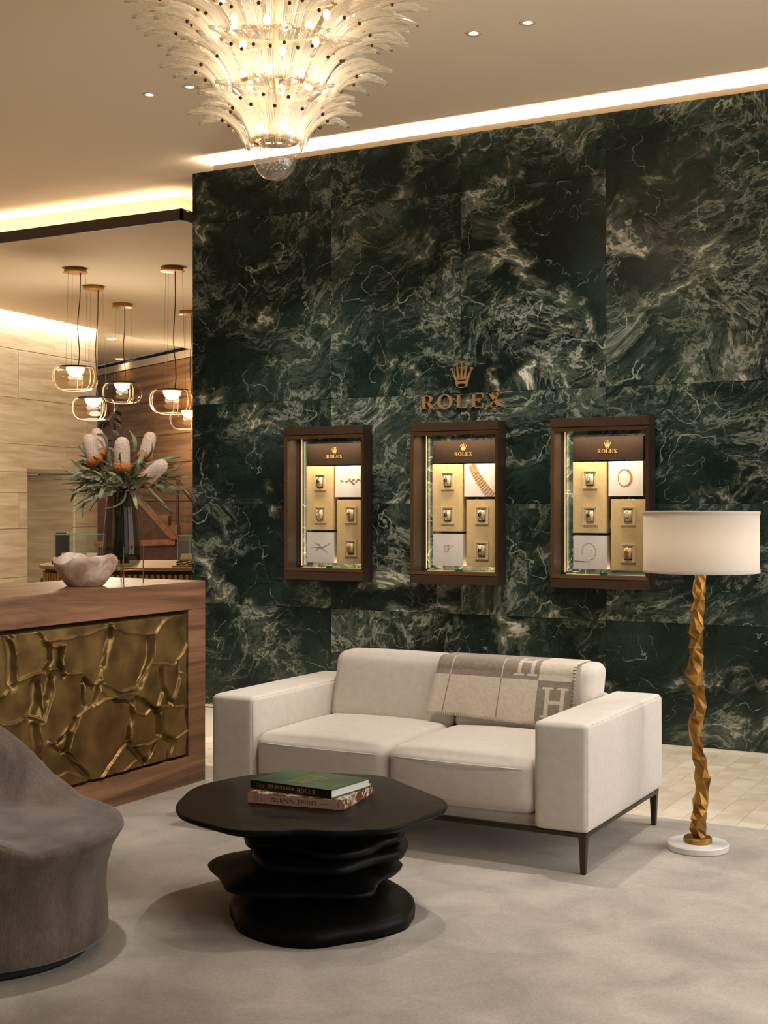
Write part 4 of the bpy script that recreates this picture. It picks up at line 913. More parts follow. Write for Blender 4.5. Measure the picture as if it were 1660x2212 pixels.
        mk('hand', join(box(dc.x - .0006, dc.x + .0006, dc.y - .0054, dc.y - .0049, dc.z, dc.z + .008), box(dc.x, dc.x + .006, dc.y - .0054, dc.y - .0049, dc.z - .0006, dc.z + .0006)), M['diallight' if dk == 'dialdark' else 'dialdark'], wt)
# ================================================================== BOOKS
def book_box(A, B, C, z0, z1, inset=0.0, sp=0.0):
    A, B, C = Vector(A), Vector(B), Vector(C); u = (B - A).normalized(); v = (C - B).normalized(); D = A + C - B
    A = A + u * inset + v * sp; B = B - u * inset + v * sp; C = C - u * inset - v * inset; D = D + u * inset - v * inset
    q = [Vector((p.x, p.y, 0)) for p in (A, B, C, D)]
    return hexa([p + Vector((0, 0, z0)) for p in q], [p + Vector((0, 0, z1)) for p in q])
m, t, p, o = nt('mosaic_case'); v = coords(t, (1, 1, 1)); 
wv_ = N(t, 'ShaderNodeTexVoronoi', i_Scale=95.0); t.links.new(v, wv_.inputs['Vector']); big = noise(t, v, 22, 3, dist=1.2)
col = mixc(t, ramp(t, big, [(.46, (0,) * 3), (.52, (1,) * 3)]), L(120, 66, 22), ramp(t, wv_.outputs['Color'], [(.2, L(40, 22, 18)), (.35, L(226, 220, 210)), (.6, L(150, 90, 40)), (.75, L(240, 236, 228)), (.95, L(200, 80, 40))]))
t.links.new(col, p.inputs['Base Color']); p.inputs['Roughness'].default_value = .35; M['mosaic'] = m
ZT = .40
A_, B_, C_ = hitz(535.4, 1734, ZT), hitz(743.2, 1751, ZT), hitz(804.6, 1714, ZT)
bk = thing('book', 'thick pink spined book in a mosaic patterned case, lower book on the coffee table', 'book', (A_ + C_) / 2, 'books on the coffee table')
h1 = .0375
mk('slipcase', book_box(A_, B_, C_, ZT + .0003, ZT + h1), M['mosaic'], bk)
u = (B_ - A_).normalized(); vv_ = (C_ - B_).normalized(); nrm = Vector((u.y, -u.x, 0)); nrm = nrm if nrm.dot(FWD) < 0 else -nrm
if True:
    e = .0012; lft = nrm * e
    mk('spine', prism([A_ + Vector((0, 0, .002)) + u * .002, B_ + Vector((0, 0, .002)) - u * .002, B_ + Vector((0, 0, h1 - .003)) - u * .002, A_ + Vector((0, 0, h1 - .003)) + u * .002], lft), M['pink'], bk)
    wl_ = (B_ - A_).length; sp = bk
    fmesh('GLENN SPIRO', .021, M['darkink'], 'spine_lettering', sp, A_ + u * (wl_ * .245) + Vector((0, 0, .0115)), u, (0, 0, 1), nrm * (e + .0004), wl_ * .48)
    fmesh('VOLUME I', .006, M['darkink'], 'spine_lettering', sp, A_ + u * (wl_ * .765) + Vector((0, 0, .0155)), u, (0, 0, 1), nrm * (e + .0004), wl_ * .09)
    mk('spine_emblem', polys3(ringp(0, 0, .0115, .0115, .0014, .0014, 50, 400, 22) + [R_(.0, .0115, -.0009, .0007), R_(-.0004, .0008, -.0009, .006)], A_ + u * (wl_ * .085) + Vector((0, 0, h1 * .48)) + nrm * e, u, (0, 0, 1), nrm * .0004), M['darkink'], sp)
    mk('spine_bar', polys3([R_(0, .0012, -.010, .010), R_(-.0 - wl_ * .80, -.0 - wl_ * .80 + .0012, -.008, .008)], A_ + u * (wl_ * .945) + Vector((0, 0, h1 * .48)) + nrm * e, u, (0, 0, 1), nrm * .0004), M['darkink'], sp)
z0 = ZT + h1 + .0006; z1 = z0 + .0315
A2, B2, C2 = hitz(541.7, 1702, z0), hitz(717, 1725.8, z0), hitz(800, 1681.5, z1); C2.z = z0
bk2 = thing('book', 'green covered watch book with a black spine, on top of the pink spined book', 'book', (A2 + C2) / 2, 'books on the coffee table')
mk('cover_board', book_box(A2, B2, C2, z1 - .003, z1), M['bookgreen'], bk2)
mk('cover_board', book_box(A2, B2, C2, z0, z0 + .003), M['bookgreen'], bk2)
mk('page_block', book_box(A2, B2, C2, z0 + .0031, z1 - .0031, .004, .004), M['page'], bk2)
u2 = (B2 - A2).normalized(); v2 = (C2 - B2).normalized(); n2 = Vector((u2.y, -u2.x, 0)); n2 = n2 if n2.dot(FWD) < 0 else -n2
mk('spine', prism([A2, B2, B2 + Vector((0, 0, z1 - z0)), A2 + Vector((0, 0, z1 - z0))], n2 * .002), M['bookblack'], bk2)
wl2 = (B2 - A2).length; eo = n2 * .0022
pw, _ = word('THE WATCH BOOK', wl2 * .325, .0105); mk('spine_lettering', polys3(pw, A2 + u2 * (wl2 * .225) + Vector((0, 0, .0125)) + eo, u2, (0, 0, 1), n2 * .0004), M['goldink'], bk2)
pw, _ = word('ROLEX', wl2 * .225, .0155); mk('spine_lettering', polys3(pw, A2 + u2 * (wl2 * .585) + Vector((0, 0, .0085)) + eo, u2, (0, 0, 1), n2 * .0004), M['goldink'], bk2)
fmesh('GISBERT L.', .0055, M['goldink'], 'spine_lettering', bk2, A2 + u2 * (wl2 * .075) + Vector((0, 0, .018)) + eo, u2, (0, 0, 1), n2 * .0004, wl2 * .10)
fmesh('BRUNNER', .0055, M['goldink'], 'spine_lettering', bk2, A2 + u2 * (wl2 * .075) + Vector((0, 0, .010)) + eo, u2, (0, 0, 1), n2 * .0004, wl2 * .10)
mk('spine_bar', polys3([R_(0, .001, -.007, .007)], A2 + u2 * (wl2 * .955) + Vector((0, 0, .016)) + eo, u2, (0, 0, 1), n2 * .0004), M['goldink'], bk2)
# cover title reads away from the spine
dep = (C2 - B2).length; tl_ = A2 + Vector((0, 0, z1 - z0 + .0002))
pw, _ = word('ROLEX', dep * .56, .040); mk('cover_lettering', polys3(pw, tl_ + u2 * (wl2 * .57) + v2 * (dep * .18), v2, -u2, (0, 0, .0003)), M['goldink'], bk2)
pw, _ = word('THE WATCH BOOK', dep * .60, .017); mk('cover_lettering', polys3(pw, tl_ + u2 * (wl2 * .42) + v2 * (dep * .16), v2, -u2, (0, 0, .0003)), M['goldink'], bk2)
mk('cover_lettering', polys3([R_(0, dep * .30, 0, .004)], tl_ + u2 * (wl2 * .64) + v2 * (dep * .45), v2, -u2, (0, 0, .0003)), M['goldink'], bk2)
mk('cover_lettering', polys3([R_(0, dep * .12, 0, .005)], tl_ + u2 * (wl2 * .92) + v2 * (dep * .22), v2, -u2, (0, 0, .0003)), M['goldink'], bk2)
# ================================================================== CHANDELIER
CD = 6.0
ca = cc((595 - 830) / FPX * CD, CD, 0)
zpx = lambda y: CAMZ + (HY - y) * CD / FPX
ch = thing('chandelier', 'tiered glass chandelier of curved ribbed palm leaves with a bubbled glass ball', 'chandelier', Vector((ca.x, ca.y, zpx(392))))
def leaf_mesh(name, r0, z0, r1, z1, wd):
    nl, nw = 14, 17; P0, P1, P2 = Vector((r0, z0)), Vector((r0 + .22 * (r1 - r0), z1 + .035)), Vector((r1, z1))
    ctr, nor = [], []
    for i in range(nl + 1):
        t = i / nl; p = P0 * (1 - t) ** 2 + P1 * (2 * t * (1 - t)) + P2 * t * t; d = ((P1 - P0) * (1 - t) + (P2 - P1) * t).normalized(); ctr.append(p); nor.append(Vector((d.y, -d.x)))
    V, F = [], []
    for side in (1, -1):
        for i in range(nl + 1):
            t = i / nl; wi = wd * (.42 + .58 * math.sin(PI * min(1, t * .62 + .12)) ** 1.0) * (1 - max(0, (t - .62) / .38) ** 1.6 * .80)
            for j in range(nw):
                q = 2 * j / (nw - 1) - 1; th_ = .0042 * (1 - q ** 4) + .0024 * (1 if j % 2 else -1) * (1 - abs(q)) ** .3 + .001
                cup = -.30 * wi * q * q
                p = ctr[i] + nor[i] * (side * th_ + cup)
                V.append(Vector((p.x, q * wi / 2, p.y)))
    k = (nl + 1) * nw
    for s in (0, k):
        for i in range(nl):
            for j in range(nw - 1): F.append((s + i * nw + j, s + i * nw + j + 1, s + (i + 1) * nw + j + 1, s + (i + 1) * nw + j))
    for i in range(nl):
        for j in (0, nw - 1): F.append((i * nw + j, (i + 1) * nw + j, k + (i + 1) * nw + j, k + i * nw + j))
    for i in (0, nl):
        for j in range(nw - 1): F.append((i * nw + j, i * nw + j + 1, k + i * nw + j + 1, k + i * nw + j))
    t = .52; pb = P0 * (1 - t) ** 2 + P1 * (2 * t * (1 - t)) + P2 * t * t; d = ((P1 - P0) * (1 - t) + (P2 - P1) * t).normalized(); nb = Vector((d.y, -d.x))
    pin = pb + nb * .012
    return mesh(name, V, F, M['leafglass'], True), pin, (pb, nb)
pin_me = mesh('pin', *sphere((0, 0, 0), .0085, 10, 6), M['pin'], True)
zb_ = zpx(392)
tiers = [(.125, zpx(322), .39, zpx(243), .082, 24), (.245, zpx(212), .511, zpx(152), .088, 34), (.315, zpx(118), .605, zpx(80), .09, 42), (.40, zpx(55), .70, zpx(20), .092, 48)]
jr = random.Random(11)
for ti, (r0, z0, r1, z1, wd, cnt) in enumerate(tiers):
    vari = [leaf_mesh('glass_leaf', r0, z0 - zb_, r1, z1 - zb_, wd), leaf_mesh('glass_leaf', r0 * .9, z0 - zb_ + .03, r1 * .93, z1 - zb_ + .045, wd)]
    for k in range(cnt):
        me, pin, _ = vari[k % 2]; a_ = 2 * PI * (k + .25) / cnt + jr.uniform(-.02, .02)
        lf = add('glass_leaf', me, ch, (0, 0, jr.uniform(-.006, .006)), (0, jr.uniform(-.04, .04), a_))
        add('pin', pin_me, lf, (pin.x, 0, pin.y))
    mk('tier_ring', lathe([(r0 * .80, z0 + .03), (r0 * .80, z0 + .046), (r0 * .80 - .006, z0 + .046), (r0 * .80 - .006, z0 + .03), (r0 * .80, z0 + .03)], ca, 48), M['thinbrass'], ch, True)
mk('stem_rod', tube([Vector((ca.x, ca.y, zpx(310))), Vector((ca.x, ca.y, ZC - .03))], .014, 10), M['thinbrass'], ch)
mk('ceiling_cup', disc_lathe([(.09, ZC - .05), (.10, ZC - .045), (.10, ZC - .0005)], (ca.x, ca.y, 0), 32), M['thinbrass'], ch)
for (r0, z0, *_r) in tiers: mk('tier_spokes', join(*[tube([Vector((ca.x, ca.y, z0 + .04)), Vector((ca.x + r0 * .79 * math.cos(a_), ca.y + r0 * .79 * math.sin(a_), z0 + .04))], .004, 5) for a_ in [k * PI / 3 for k in range(6)]]), M['thinbrass'], ch)
bc = Vector((ca.x, ca.y, zpx(345)))
ball = mk('glass_ball', sphere(bc, 46 * CD / FPX, 40, 24), M['ballglass'], ch, True)
bb = []
for i in range(9):
    for k in range(18):
        f = .25 + i * .14; a_ = (k + .5 * (i % 2)) * 2 * PI / 18; rr = .078 * math.sin(.4 + i * .22); bb.append(sphere(bc + Vector((rr * math.cos(a_), rr * math.sin(a_), .072 * math.cos(.4 + i * .22) + .012)), .0042, 6, 4))
mk('bubbles', join(*bb), M['bubble'], ball, True)['kind'] = 'stuff'
mk('ball_neck', disc_lathe([(.03, zpx(305)), (.075, zpx(309)), (.06, zpx(300)), (.03, zpx(296))], ca, 24), M['thinbrass'], ch, True)
for (r0, z0, r1, z1, wd, cnt), nb_ in zip(tiers, (4, 6, 6, 6)):
    for k in range(nb_):
        a_ = 2 * PI * (k + .4) / nb_ + TH; p = Vector((ca.x + r0 * .62 * math.cos(a_), ca.y + r0 * .62 * math.sin(a_), z0 + .085))
        mk('bulb', sphere(p, .016, 10, 8, 1.5), M['bulb'], ch, True)
        point('chandelier_light', p + Vector((0, 0, .03)), .28 if r0 < .2 else .75, WARM2, .03)
# ================================================================== PENDANTS
def pendant(px, cpy, bpy_, label, px_b=None):
    D = (ZL - CAMZ) * FPX / (HY - cpy); base = cc((px - CX) / FPX * D, D, 0); top = Vector((base.x, base.y, ZL))
    zb = CAMZ + (HY - bpy_) * D / FPX
    t = thing('pendant_lamp', label, 'pendant lamp', Vector((base.x, base.y, zb - .12)), 'glass pendant lamps over the counter')
    mk('ceiling_rose', disc_lathe([(.115, ZL - .045), (.125, ZL - .043), (.112, ZL - .036), (.112, ZL - .0005)], base, 32), M['canopy'], t, True)
    R = .228
    prof = [(R * .66, .100), (R * .86, .088), (R * .97, .05), (R, .0), (R * .98, -.05), (R * .90, -.092), (R * .74, -.122), (R * .56, -.130)]
    for k in range(3):
        a0 = math.radians(20 + 120 * k) + px * .1; a1 = a0 + math.radians(132); kr = 1.0 - .035 * (k % 2)
        pf = [(r * kr, z) for r, z in prof]; pf2 = [(r * kr - .006, z) for r, z in prof[::-1]]
        gs = mk('glass_segment', lathe(pf + pf2 + [pf[0]], (base.x, base.y, zb), 20, a0, a1), M['pendglass'], t, True)
        rim_ = []
        for aa in (a0, a1): rim_.append(tube([Vector((base.x + (r - .003) * math.cos(aa), base.y + (r - .003) * math.sin(aa), zb + z)) for r, z in pf], .0042, 5))
        rim_.append(tube([Vector((base.x + (pf[-1][0] - .003) * math.cos(a0 + (a1 - a0) * q / 14), base.y + (pf[-1][0] - .003) * math.sin(a0 + (a1 - a0) * q / 14), zb + pf[-1][1])) for q in range(15)], .004, 5))
        mk('segment_rim', join(*rim_), M['pendrim'], gs, True)
    mk('top_ring', lathe([(R * .62, .092), (R * .70, .092), (R * .70, .108), (R * .62, .108), (R * .62, .092)], (base.x, base.y, zb), 32), M['black'], t)
    mk('lamp_head', disc_lathe([(R * .42, .094), (R * .62, .097), (R * .62, .106), (R * .1, .112)], (base.x, base.y, zb), 24), M['black'], t)
    mk('diffuser', lathe([(.0005, .006)] + [(.092 * math.sin(q), .098 - .092 * math.cos(q)) for q in (.3, .6, .9, 1.2, 1.5)] + [(.092, .0935), (.0005, .0935)], (base.x, base.y, zb), 24), M['dome'], t, True)
    point('pendant_light', Vector((base.x, base.y, zb - .03)), 6, WARM2, .08)
    for k in range(3):
        a_ = .5 + 2 * PI * k / 3; mk('wire', tube([Vector((base.x + .10 * math.cos(a_), base.y + .10 * math.sin(a_), ZL - .045)), Vector((base.x + .135 * math.cos(a_), base.y + .135 * math.sin(a_), zb + .108))], .0016, 4), M['wire'], t)
    c0 = Vector((base.x, base.y, ZL - .044)) + RIGHT * (.05 if px < 250 else .03); c1 = Vector((base.x, base.y, zb + .11)) + RIGHT * .02
    pts = [c0.lerp(c1, q / 10) + RIGHT * (.02 * math.sin(q * .9) * (q / 10)) for q in range(11)]
    mk('cord', tube(pts, .005, 6), M['cord'], t, True)
pendant(163, 580, 815, 'glass pendant lamp on the far left, in front of the stone wall')
pendant(202, 618, 880, 'lowest of the left-hand glass pendant lamps, just above the flowers')
pendant(264, 656, 846, 'glass pendant lamp in the centre of the group, above the tallest leaves')
pendant(372, 577, 865, 'large glass pendant lamp beside the edge of the green marble wall')
pendant(408, 672, 904, 'glass pendant lamp half hidden behind the green marble wall')
# ================================================================== BOWL, VASE AND FLOWERS ON THE DESK
bp = hitz(187, 1258, DZT); D = .31 / 129
bw = cc((183 - CX) / FPX * 6.78, 6.78, DZT + .0005)
V, F = [], []; n = 64; pr = random.Random(2)
def bring(fr, z, wav=0, off=0):
    for k in range(n):
        a_ = 2 * PI * k / n; e = 1 + .05 * math.sin(2 * a_ + .6) + .03 * math.sin(3 * a_)
        zz = z + wav * (.020 * math.sin(2 * (a_ - TH) + 1.55 + PI / 2) + .007 * math.sin(5 * a_ + 1) + .004 * math.sin(9 * a_))
        V.append(bw + Vector((fr * e * math.cos(a_), fr * e * math.sin(a_), zz)))
pf = [(.082, 0, 0), (.092, .006, 0), (.118, .045, .1), (.140, .085, .4), (.153, .118, .8), (.157, .140, 1), (.150, .142, 1), (.143, .118, .8), (.128, .085, .4), (.100, .045, .1), (.05, .022, 0), (.002, .02, 0)]
for r, z, wv2 in pf: bring(r, z, wv2)
for i in range(len(pf) - 1):
    for k in range(n): F.append((i * n + k, i * n + (k + 1) % n, (i + 1) * n + (k + 1) % n, (i + 1) * n + k))
F += [tuple(range(n)), tuple(range((len(pf) - 1) * n, len(pf) * n))]
bowl = mk('stone_bowl', (V, F), M['onyx'], None, True); tag(bowl, 'rough rimmed pink and cream onyx bowl on the walnut desk', 'bowl')
VD = 7.03
vc = cc((264 - CX) / FPX * VD, VD, 0); vz = lambda y: CAMZ + (HY - y) * VD / FPX
stand = thing('vase_stand', 'thin brass wire stand on the walnut desk carrying the smoked vase', 'vase stand', Vector((vc.x, vc.y, DZT)))
zs0 = vz(1229)
lg = [cc((x - CX) / FPX * VD, VD + d, 0) for x, d in ((220, .03), (254, .12), (275.5, -.10), (309, -.015))]
lg = [Vector((vc.x, vc.y, 0)) + RIGHT * a_ + FWD * b_ for a_, b_ in ((-.108, -.01), (-.026, .105), (.028, -.105), (.110, .01))]
for p in lg: mk('leg', tube([p + Vector((0, 0, DZT + .0005)), p + Vector((0, 0, vz(1180)))], .0032, 6), M['thinbrass'], stand)
ordr = [lg[0], lg[1], lg[3], lg[2]]
mk('cross_ring', join(*[tube([ordr[k] + Vector((0, 0, zs0 - .004)), ordr[(k + 1) % 4] + Vector((0, 0, zs0 - .004))], .003, 6) for k in range(4)]), M['thinbrass'], stand)
mk('cross_bar', join(tube([lg[0] + Vector((0, 0, zs0 - .004)), lg[3] + Vector((0, 0, zs0 - .004))], .003, 6), tube([lg[1] + Vector((0, 0, zs0 - .004)), lg[2] + Vector((0, 0, zs0 - .004))], .003, 6)), M['thinbrass'], stand)
po = [(.062, 0), (.080, .012), (.096, .04), (.103, .075), (.102, .12), (.094, .22), (.085, .32), (.077, .405)]
vase = thing('vase', 'tall tapering smoked glass vase holding the banksia flowers', 'vase', Vector((vc.x, vc.y, zs0)))
mk('vase_glass', lathe([(.001, 0)] + po + [(r - .005, z) for r, z in po[::-1]][:-1] + [(.06, .012), (.001, .012)], (vc.x, vc.y, zs0), 48), M['smoke'], vase, True)
mk('water', lathe([(.001, .013), (.06, .014), (.088, .04), (.096, .075), (.094, .15), (.001, .15)], (vc.x, vc.y, zs0), 40), M['water'], vase, True)
lr = random.Random(21)
def banksia_leaf(base, d0, length, droop, wd, name, parent, mat='leafgreen'):
    """serrated strap leaf: base point, start direction, length"""
    n_ = 15; side = d0.cross(UP).normalized(); p = base.copy(); d = d0.normalized(); V, F = [], []; curl = lr.uniform(-1.1, 1.1)
    for i in range(2 * n_ + 1):
        t = i / (2 * n_); wi = wd * (math.sin(PI * min(1, .08 + t * .92)) ** .55) * (1.0 if i % 2 else .62); s2 = (side * math.cos(curl * t) + d.cross(side) * math.sin(curl * t)).normalized(); nn_ = d.cross(s2)
        V += [p - s2 * wi, p + nn_ * .0022, p + s2 * wi, p - nn_ * .0022]
        d = (d + Vector((0, 0, -1)) * droop / (2 * n_) + side * curl * .4 / (2 * n_)).normalized(); p = p + d * (length / (2 * n_))
    for i in range(2 * n_):
        for k in range(4): F.append((i * 4 + k, i * 4 + (k + 1) % 4, i * 4 + 4 + (k + 1) % 4, i * 4 + 4 + k))
    mk(name, (V, F), M[mat], parent)
def traced_leaf(c, d0, d1, wd, parent):
    """serrated leaf through three picture points (base, bend, tip), its depth running from d0 to d1"""
    P = [atd(100 + x * .2048, 740 + y * .2048, VD + d0 + (d1 - d0) * k / 2) for k, (x, y) in enumerate(c)]
    n_ = 17; V, F = [], []; tw0 = lr.uniform(-.7, .7)
    for i in range(2 * n_ + 1):
        t = i / (2 * n_); ctl = P[1] * 2 - (P[0] + P[2]) * .5
        p = P[0] * (1 - t) ** 2 + ctl * (2 * t * (1 - t)) + P[2] * t * t; d = ((ctl - P[0]) * (1 - t) + (P[2] - ctl) * t).normalized()
        s0 = d.cross(FWD).normalized(); b0 = d.cross(s0); a_ = tw0 + .9 * t; s2 = s0 * math.cos(a_) + b0 * math.sin(a_); nn_ = d.cross(s2)
        wi = wd * (math.sin(PI * min(1, .10 + t * .88)) ** .5) * (1.0 if i % 2 else .60)
        V += [p - s2 * wi, p + nn_ * .0022, p + s2 * wi, p - nn_ * .0022]
    for i in range(2 * n_):
        for k in range(4): F.append((i * 4 + k, i * 4 + (k + 1) % 4, i * 4 + 4 + (k + 1) % 4, i * 4 + 4 + k))
    mk('leaf', (V, F), M['leafgreen'], parent)
mouth = Vector((vc.x, vc.y, zs0 + .405))
def flower(px, py, dy, tiltx, tilty, label, sz=1.0, leaves=12, head=True, spread=(-180, 180)):
    c = cc((px - CX) / FPX * (VD + dy), VD + dy, 0); c.z = CAMZ + (HY - py) * (VD + dy) / FPX
    ax = (UP + RIGHT * tiltx + FWD * tilty).normalized(); foot = Vector((vc.x, vc.y, zs0 + .03)) + RIGHT * lr.uniform(-.045, .045) + FWD * lr.uniform(-.04, .04)
    t = thing('banksia_flower' if head else 'foliage_branch', label, 'flower' if head else 'foliage', foot, 'banksia stems in the smoked vase')
    nk = mouth + RIGHT * lr.uniform(-.04, .04) + FWD * lr.uniform(-.03, .03)
    st_ = c - ax * .075 * sz if head else c
    pts = [foot, foot.lerp(nk, .5), nk, nk.lerp(st_, .5) + UP * .015, st_]
    mk('stem', tube(pts, .0065, 6), M['stem'], t, True)
    if head:
        q = ax.to_track_quat('Z', 'Y'); place = lambda vf: ([c + q @ p for p in vf[0]], vf[1])
        V, F = lathe([(.001, -.045), (.033, -.045), (.036, -.02), (.036, .045), (.031, .07), (.018, .086), (.001, .09)], (0, 0, 0), 28)
        mk('flower_spike', place(([p * sz for p in V], F)), M['petal'], t, True)
        V, F = lathe([(.001, -.078), (.02, -.075), (.037, -.064), (.0415, -.05), (.0405, -.036), (.036, -.030), (.001, -.030)], (0, 0, 0), 28)
        V = [p * (1 + .06 * math.sin(14 * math.atan2(p.y, p.x) + 9 * p.z * 40)) for p in V]
        mk('flower_fringe', place(([p * sz for p in V], F)), M['orange'], t, True)
    for k in range(leaves):
        a_ = math.radians(lr.uniform(*spread)); el = lr.uniform(-.35, .95) if k % 3 else lr.uniform(.5, 1.6)
        d = (RIGHT * math.cos(a_) + FWD * math.sin(a_) * .8 + UP * el).normalized(); tt = lr.uniform(.2, 1.05)
        base = nk.lerp(st_, tt) + UP * .008
        banksia_leaf(base, d, lr.uniform(.10, .22), lr.uniform(.1, 1.6), lr.uniform(.011, .019), 'leaf', t)
    return t
flower(264, 985, -.07, 0.02, -.12, 'upright banksia flower facing front in the middle of the vase', 1.12, 9)
flower(330, 1022, -.04, 1.25, -.5, 'banksia flower leaning out to the right with a yellow orange base', 1.1, 9, spread=(-70, 60))
flower(199, 975, -.01, -.28, 0, 'leftmost banksia flower, greyish and half behind leaves', 1.05, 9, spread=(110, 250))
flower(213, 962, .07, -.2, .2, 'banksia flower at the back left, above the greyish one', 1.05, 6)
flower(318, 968, .05, .25, .15, 'banksia flower at the back right with a leaf across it', 1.0, 7)
brs = []
for k, (px, py, dy, sp, lb) in enumerate(((185, 1040, 0, (140, 220), 'leafy banksia branch spreading to the left of the vase'), (345, 1050, -.02, (-50, 30), 'leafy banksia branch spreading to the right of the vase'), (225, 1050, -.12, (190, 280), 'leafy banksia branch drooping at the front left of the vase'), (285, 1045, -.1, (250, 340), 'leafy banksia branch drooping at the front right of the vase'), (262, 1000, .06, (40, 140), 'leafy banksia branch standing up behind the middle flower'))):
    brs.append(flower(px, py, dy, 0, 0, lb, 1, 8, False, sp))
LV = {0: [((620, 1430), (480, 1320), (300, 1265)), ((600, 1440), (350, 1400), (160, 1300)), ((600, 1470), (300, 1440), (70, 1445)), ((600, 1490), (350, 1480), (120, 1500)), ((640, 1560), (400, 1560), (150, 1555)), ((480, 1290), (420, 1180), (340, 1090)), ((620, 1400), (420, 1370), (200, 1360)), ((640, 1450), (450, 1430), (250, 1400)), ((420, 1260), (380, 1250), (330, 1258))],
      2: [((620, 1530), (420, 1530), (250, 1610)), ((650, 1600), (420, 1660), (205, 1790)), ((640, 1590), (480, 1640), (300, 1790)), ((500, 1600), (420, 1680), (380, 1850)), ((840, 1560), (790, 1690), (620, 1750)), ((700, 1600), (560, 1640), (460, 1780)), ((730, 1510), (820, 1500), (880, 1530)), ((700, 1520), (540, 1500), (380, 1540)), ((760, 1480), (640, 1420), (500, 1350)), ((740, 1560), (620, 1610), (520, 1640))],
      1: [((1050, 1280), (1250, 1230), (1420, 1205)), ((1150, 1400), (1300, 1370), (1410, 1330)), ((1100, 1430), (1280, 1440), (1420, 1450)), ((1150, 1500), (1350, 1530), (1520, 1520)), ((1130, 1520), (1280, 1580), (1400, 1600)), ((1060, 1300), (1220, 1300), (1380, 1270)), ((1100, 1470), (1260, 1490), (1390, 1540))],
      3: [((1050, 1560), (1200, 1680), (1330, 1730)), ((1080, 1540), (1250, 1720), (1340, 1820)), ((920, 1620), (990, 1500), (1060, 1380)), ((880, 1380), (950, 1390), (900, 1480)), ((860, 1500), (980, 1470), (1120, 1500)), ((900, 1450), (960, 1330), (940, 1240)), ((820, 1540), (760, 1430), (640, 1360))],
      4: [((640, 1120), (620, 1000), (535, 970)), ((770, 1100), (850, 1040), (880, 1000)), ((930, 1150), (930, 1020), (875, 930)), ((820, 1060), (815, 960), (832, 900)), ((1060, 1230), (1110, 1150), (1115, 1055)), ((500, 1200), (560, 1280), (640, 1330)), ((740, 1170), (650, 1110), (560, 1130)), ((950, 1280), (1010, 1200), (1020, 1130)), ((760, 990), (735, 950), (700, 930)), ((690, 1300), (660, 1200), (690, 1120))]}
for b_, ls in LV.items():
    for c_ in ls:
        d0_, d1_ = {0: (-.04, lr.uniform(-.12, .12)), 1: (-.04, lr.uniform(-.12, .10)), 2: (-.10, lr.uniform(-.20, -.08)), 3: (-.10, lr.uniform(-.2, -.1)), 4: (lr.uniform(-.09, .03), lr.uniform(-.09, .05))}[b_]
        traced_leaf(c_, d0_, d1_, lr.uniform(.0105, .0155), brs[b_])
# ================================================================== SIDE ROOM FURNITURE
CZ = .95
ctr = thing('display_counter', 'curved oak counter with a slatted front below the pendant lamps', 'counter', cc(-2.5, 12.2, 0))
# plan of the front edge, camera-aligned metres
def cfront(s):
    """s from 0 (left rear) to 1 (right): rounded left end then gently curved front"""
    xl_, yb_, yf_ = -3.19, 13.2, 11.62
    if s < .35:
        a_ = PI / 2 + (PI / 2) * (s / .35); return (xl_ + .75 + .75 * math.cos(a_), 12.42 + .78 * math.sin(a_))
    if s < .6:
        a_ = PI + (PI / 2) * ((s - .35) / .25); return (xl_ + .75 + .75 * math.cos(a_), 12.42 + .78 * math.sin(a_))
    return (xl_ + .75 + (s - .6) / .4 * 1.9, 11.64 - .03 * math.sin((s - .6) / .4 * PI))
edge_ = [cfront(k / 48) for k in range(49)] + [(-.54, 13.2)]
ccen = (-1.9, 12.4)
inset = lambda p, q: (p[0] + (ccen[0] - p[0]) * q, p[1] + (ccen[1] - p[1]) * q)
mk('counter_top', prism([cc(x_, y_, CZ - .03) for x_, y_ in edge_], (0, 0, .03)), M['oak'], ctr)
mk('shadow_gap', prism([cc(*inset(p, .04), CZ - .06) for p in edge_], (0, 0, .0295)), M['black'], ctr)
mk('counter_core', prism([cc(*inset(p, .05), 0) for p in edge_], (0, 0, CZ - .0605)), M['redwood'], ctr)
sl_me = mesh('slat', *bbox(-.0135, .0135, -.012, .012, 0, CZ - .065, .003), M['oakv'])
fine = [inset(cfront(.02 + .98 * k / 800), .035) for k in range(801)]; acc = 0
for a_, b_ in zip(fine[:-1], fine[1:]):
    acc += math.hypot(b_[0] - a_[0], b_[1] - a_[1])
    if acc > .047:
        acc = 0; w_ = cc(b_[0], b_[1], 0); add('slat', sl_me, ctr, w_ - WL[ctr.name] + Vector((0, 0, .001)), (0, 0, TH + math.atan2(b_[1] - a_[1], b_[0] - a_[0])))
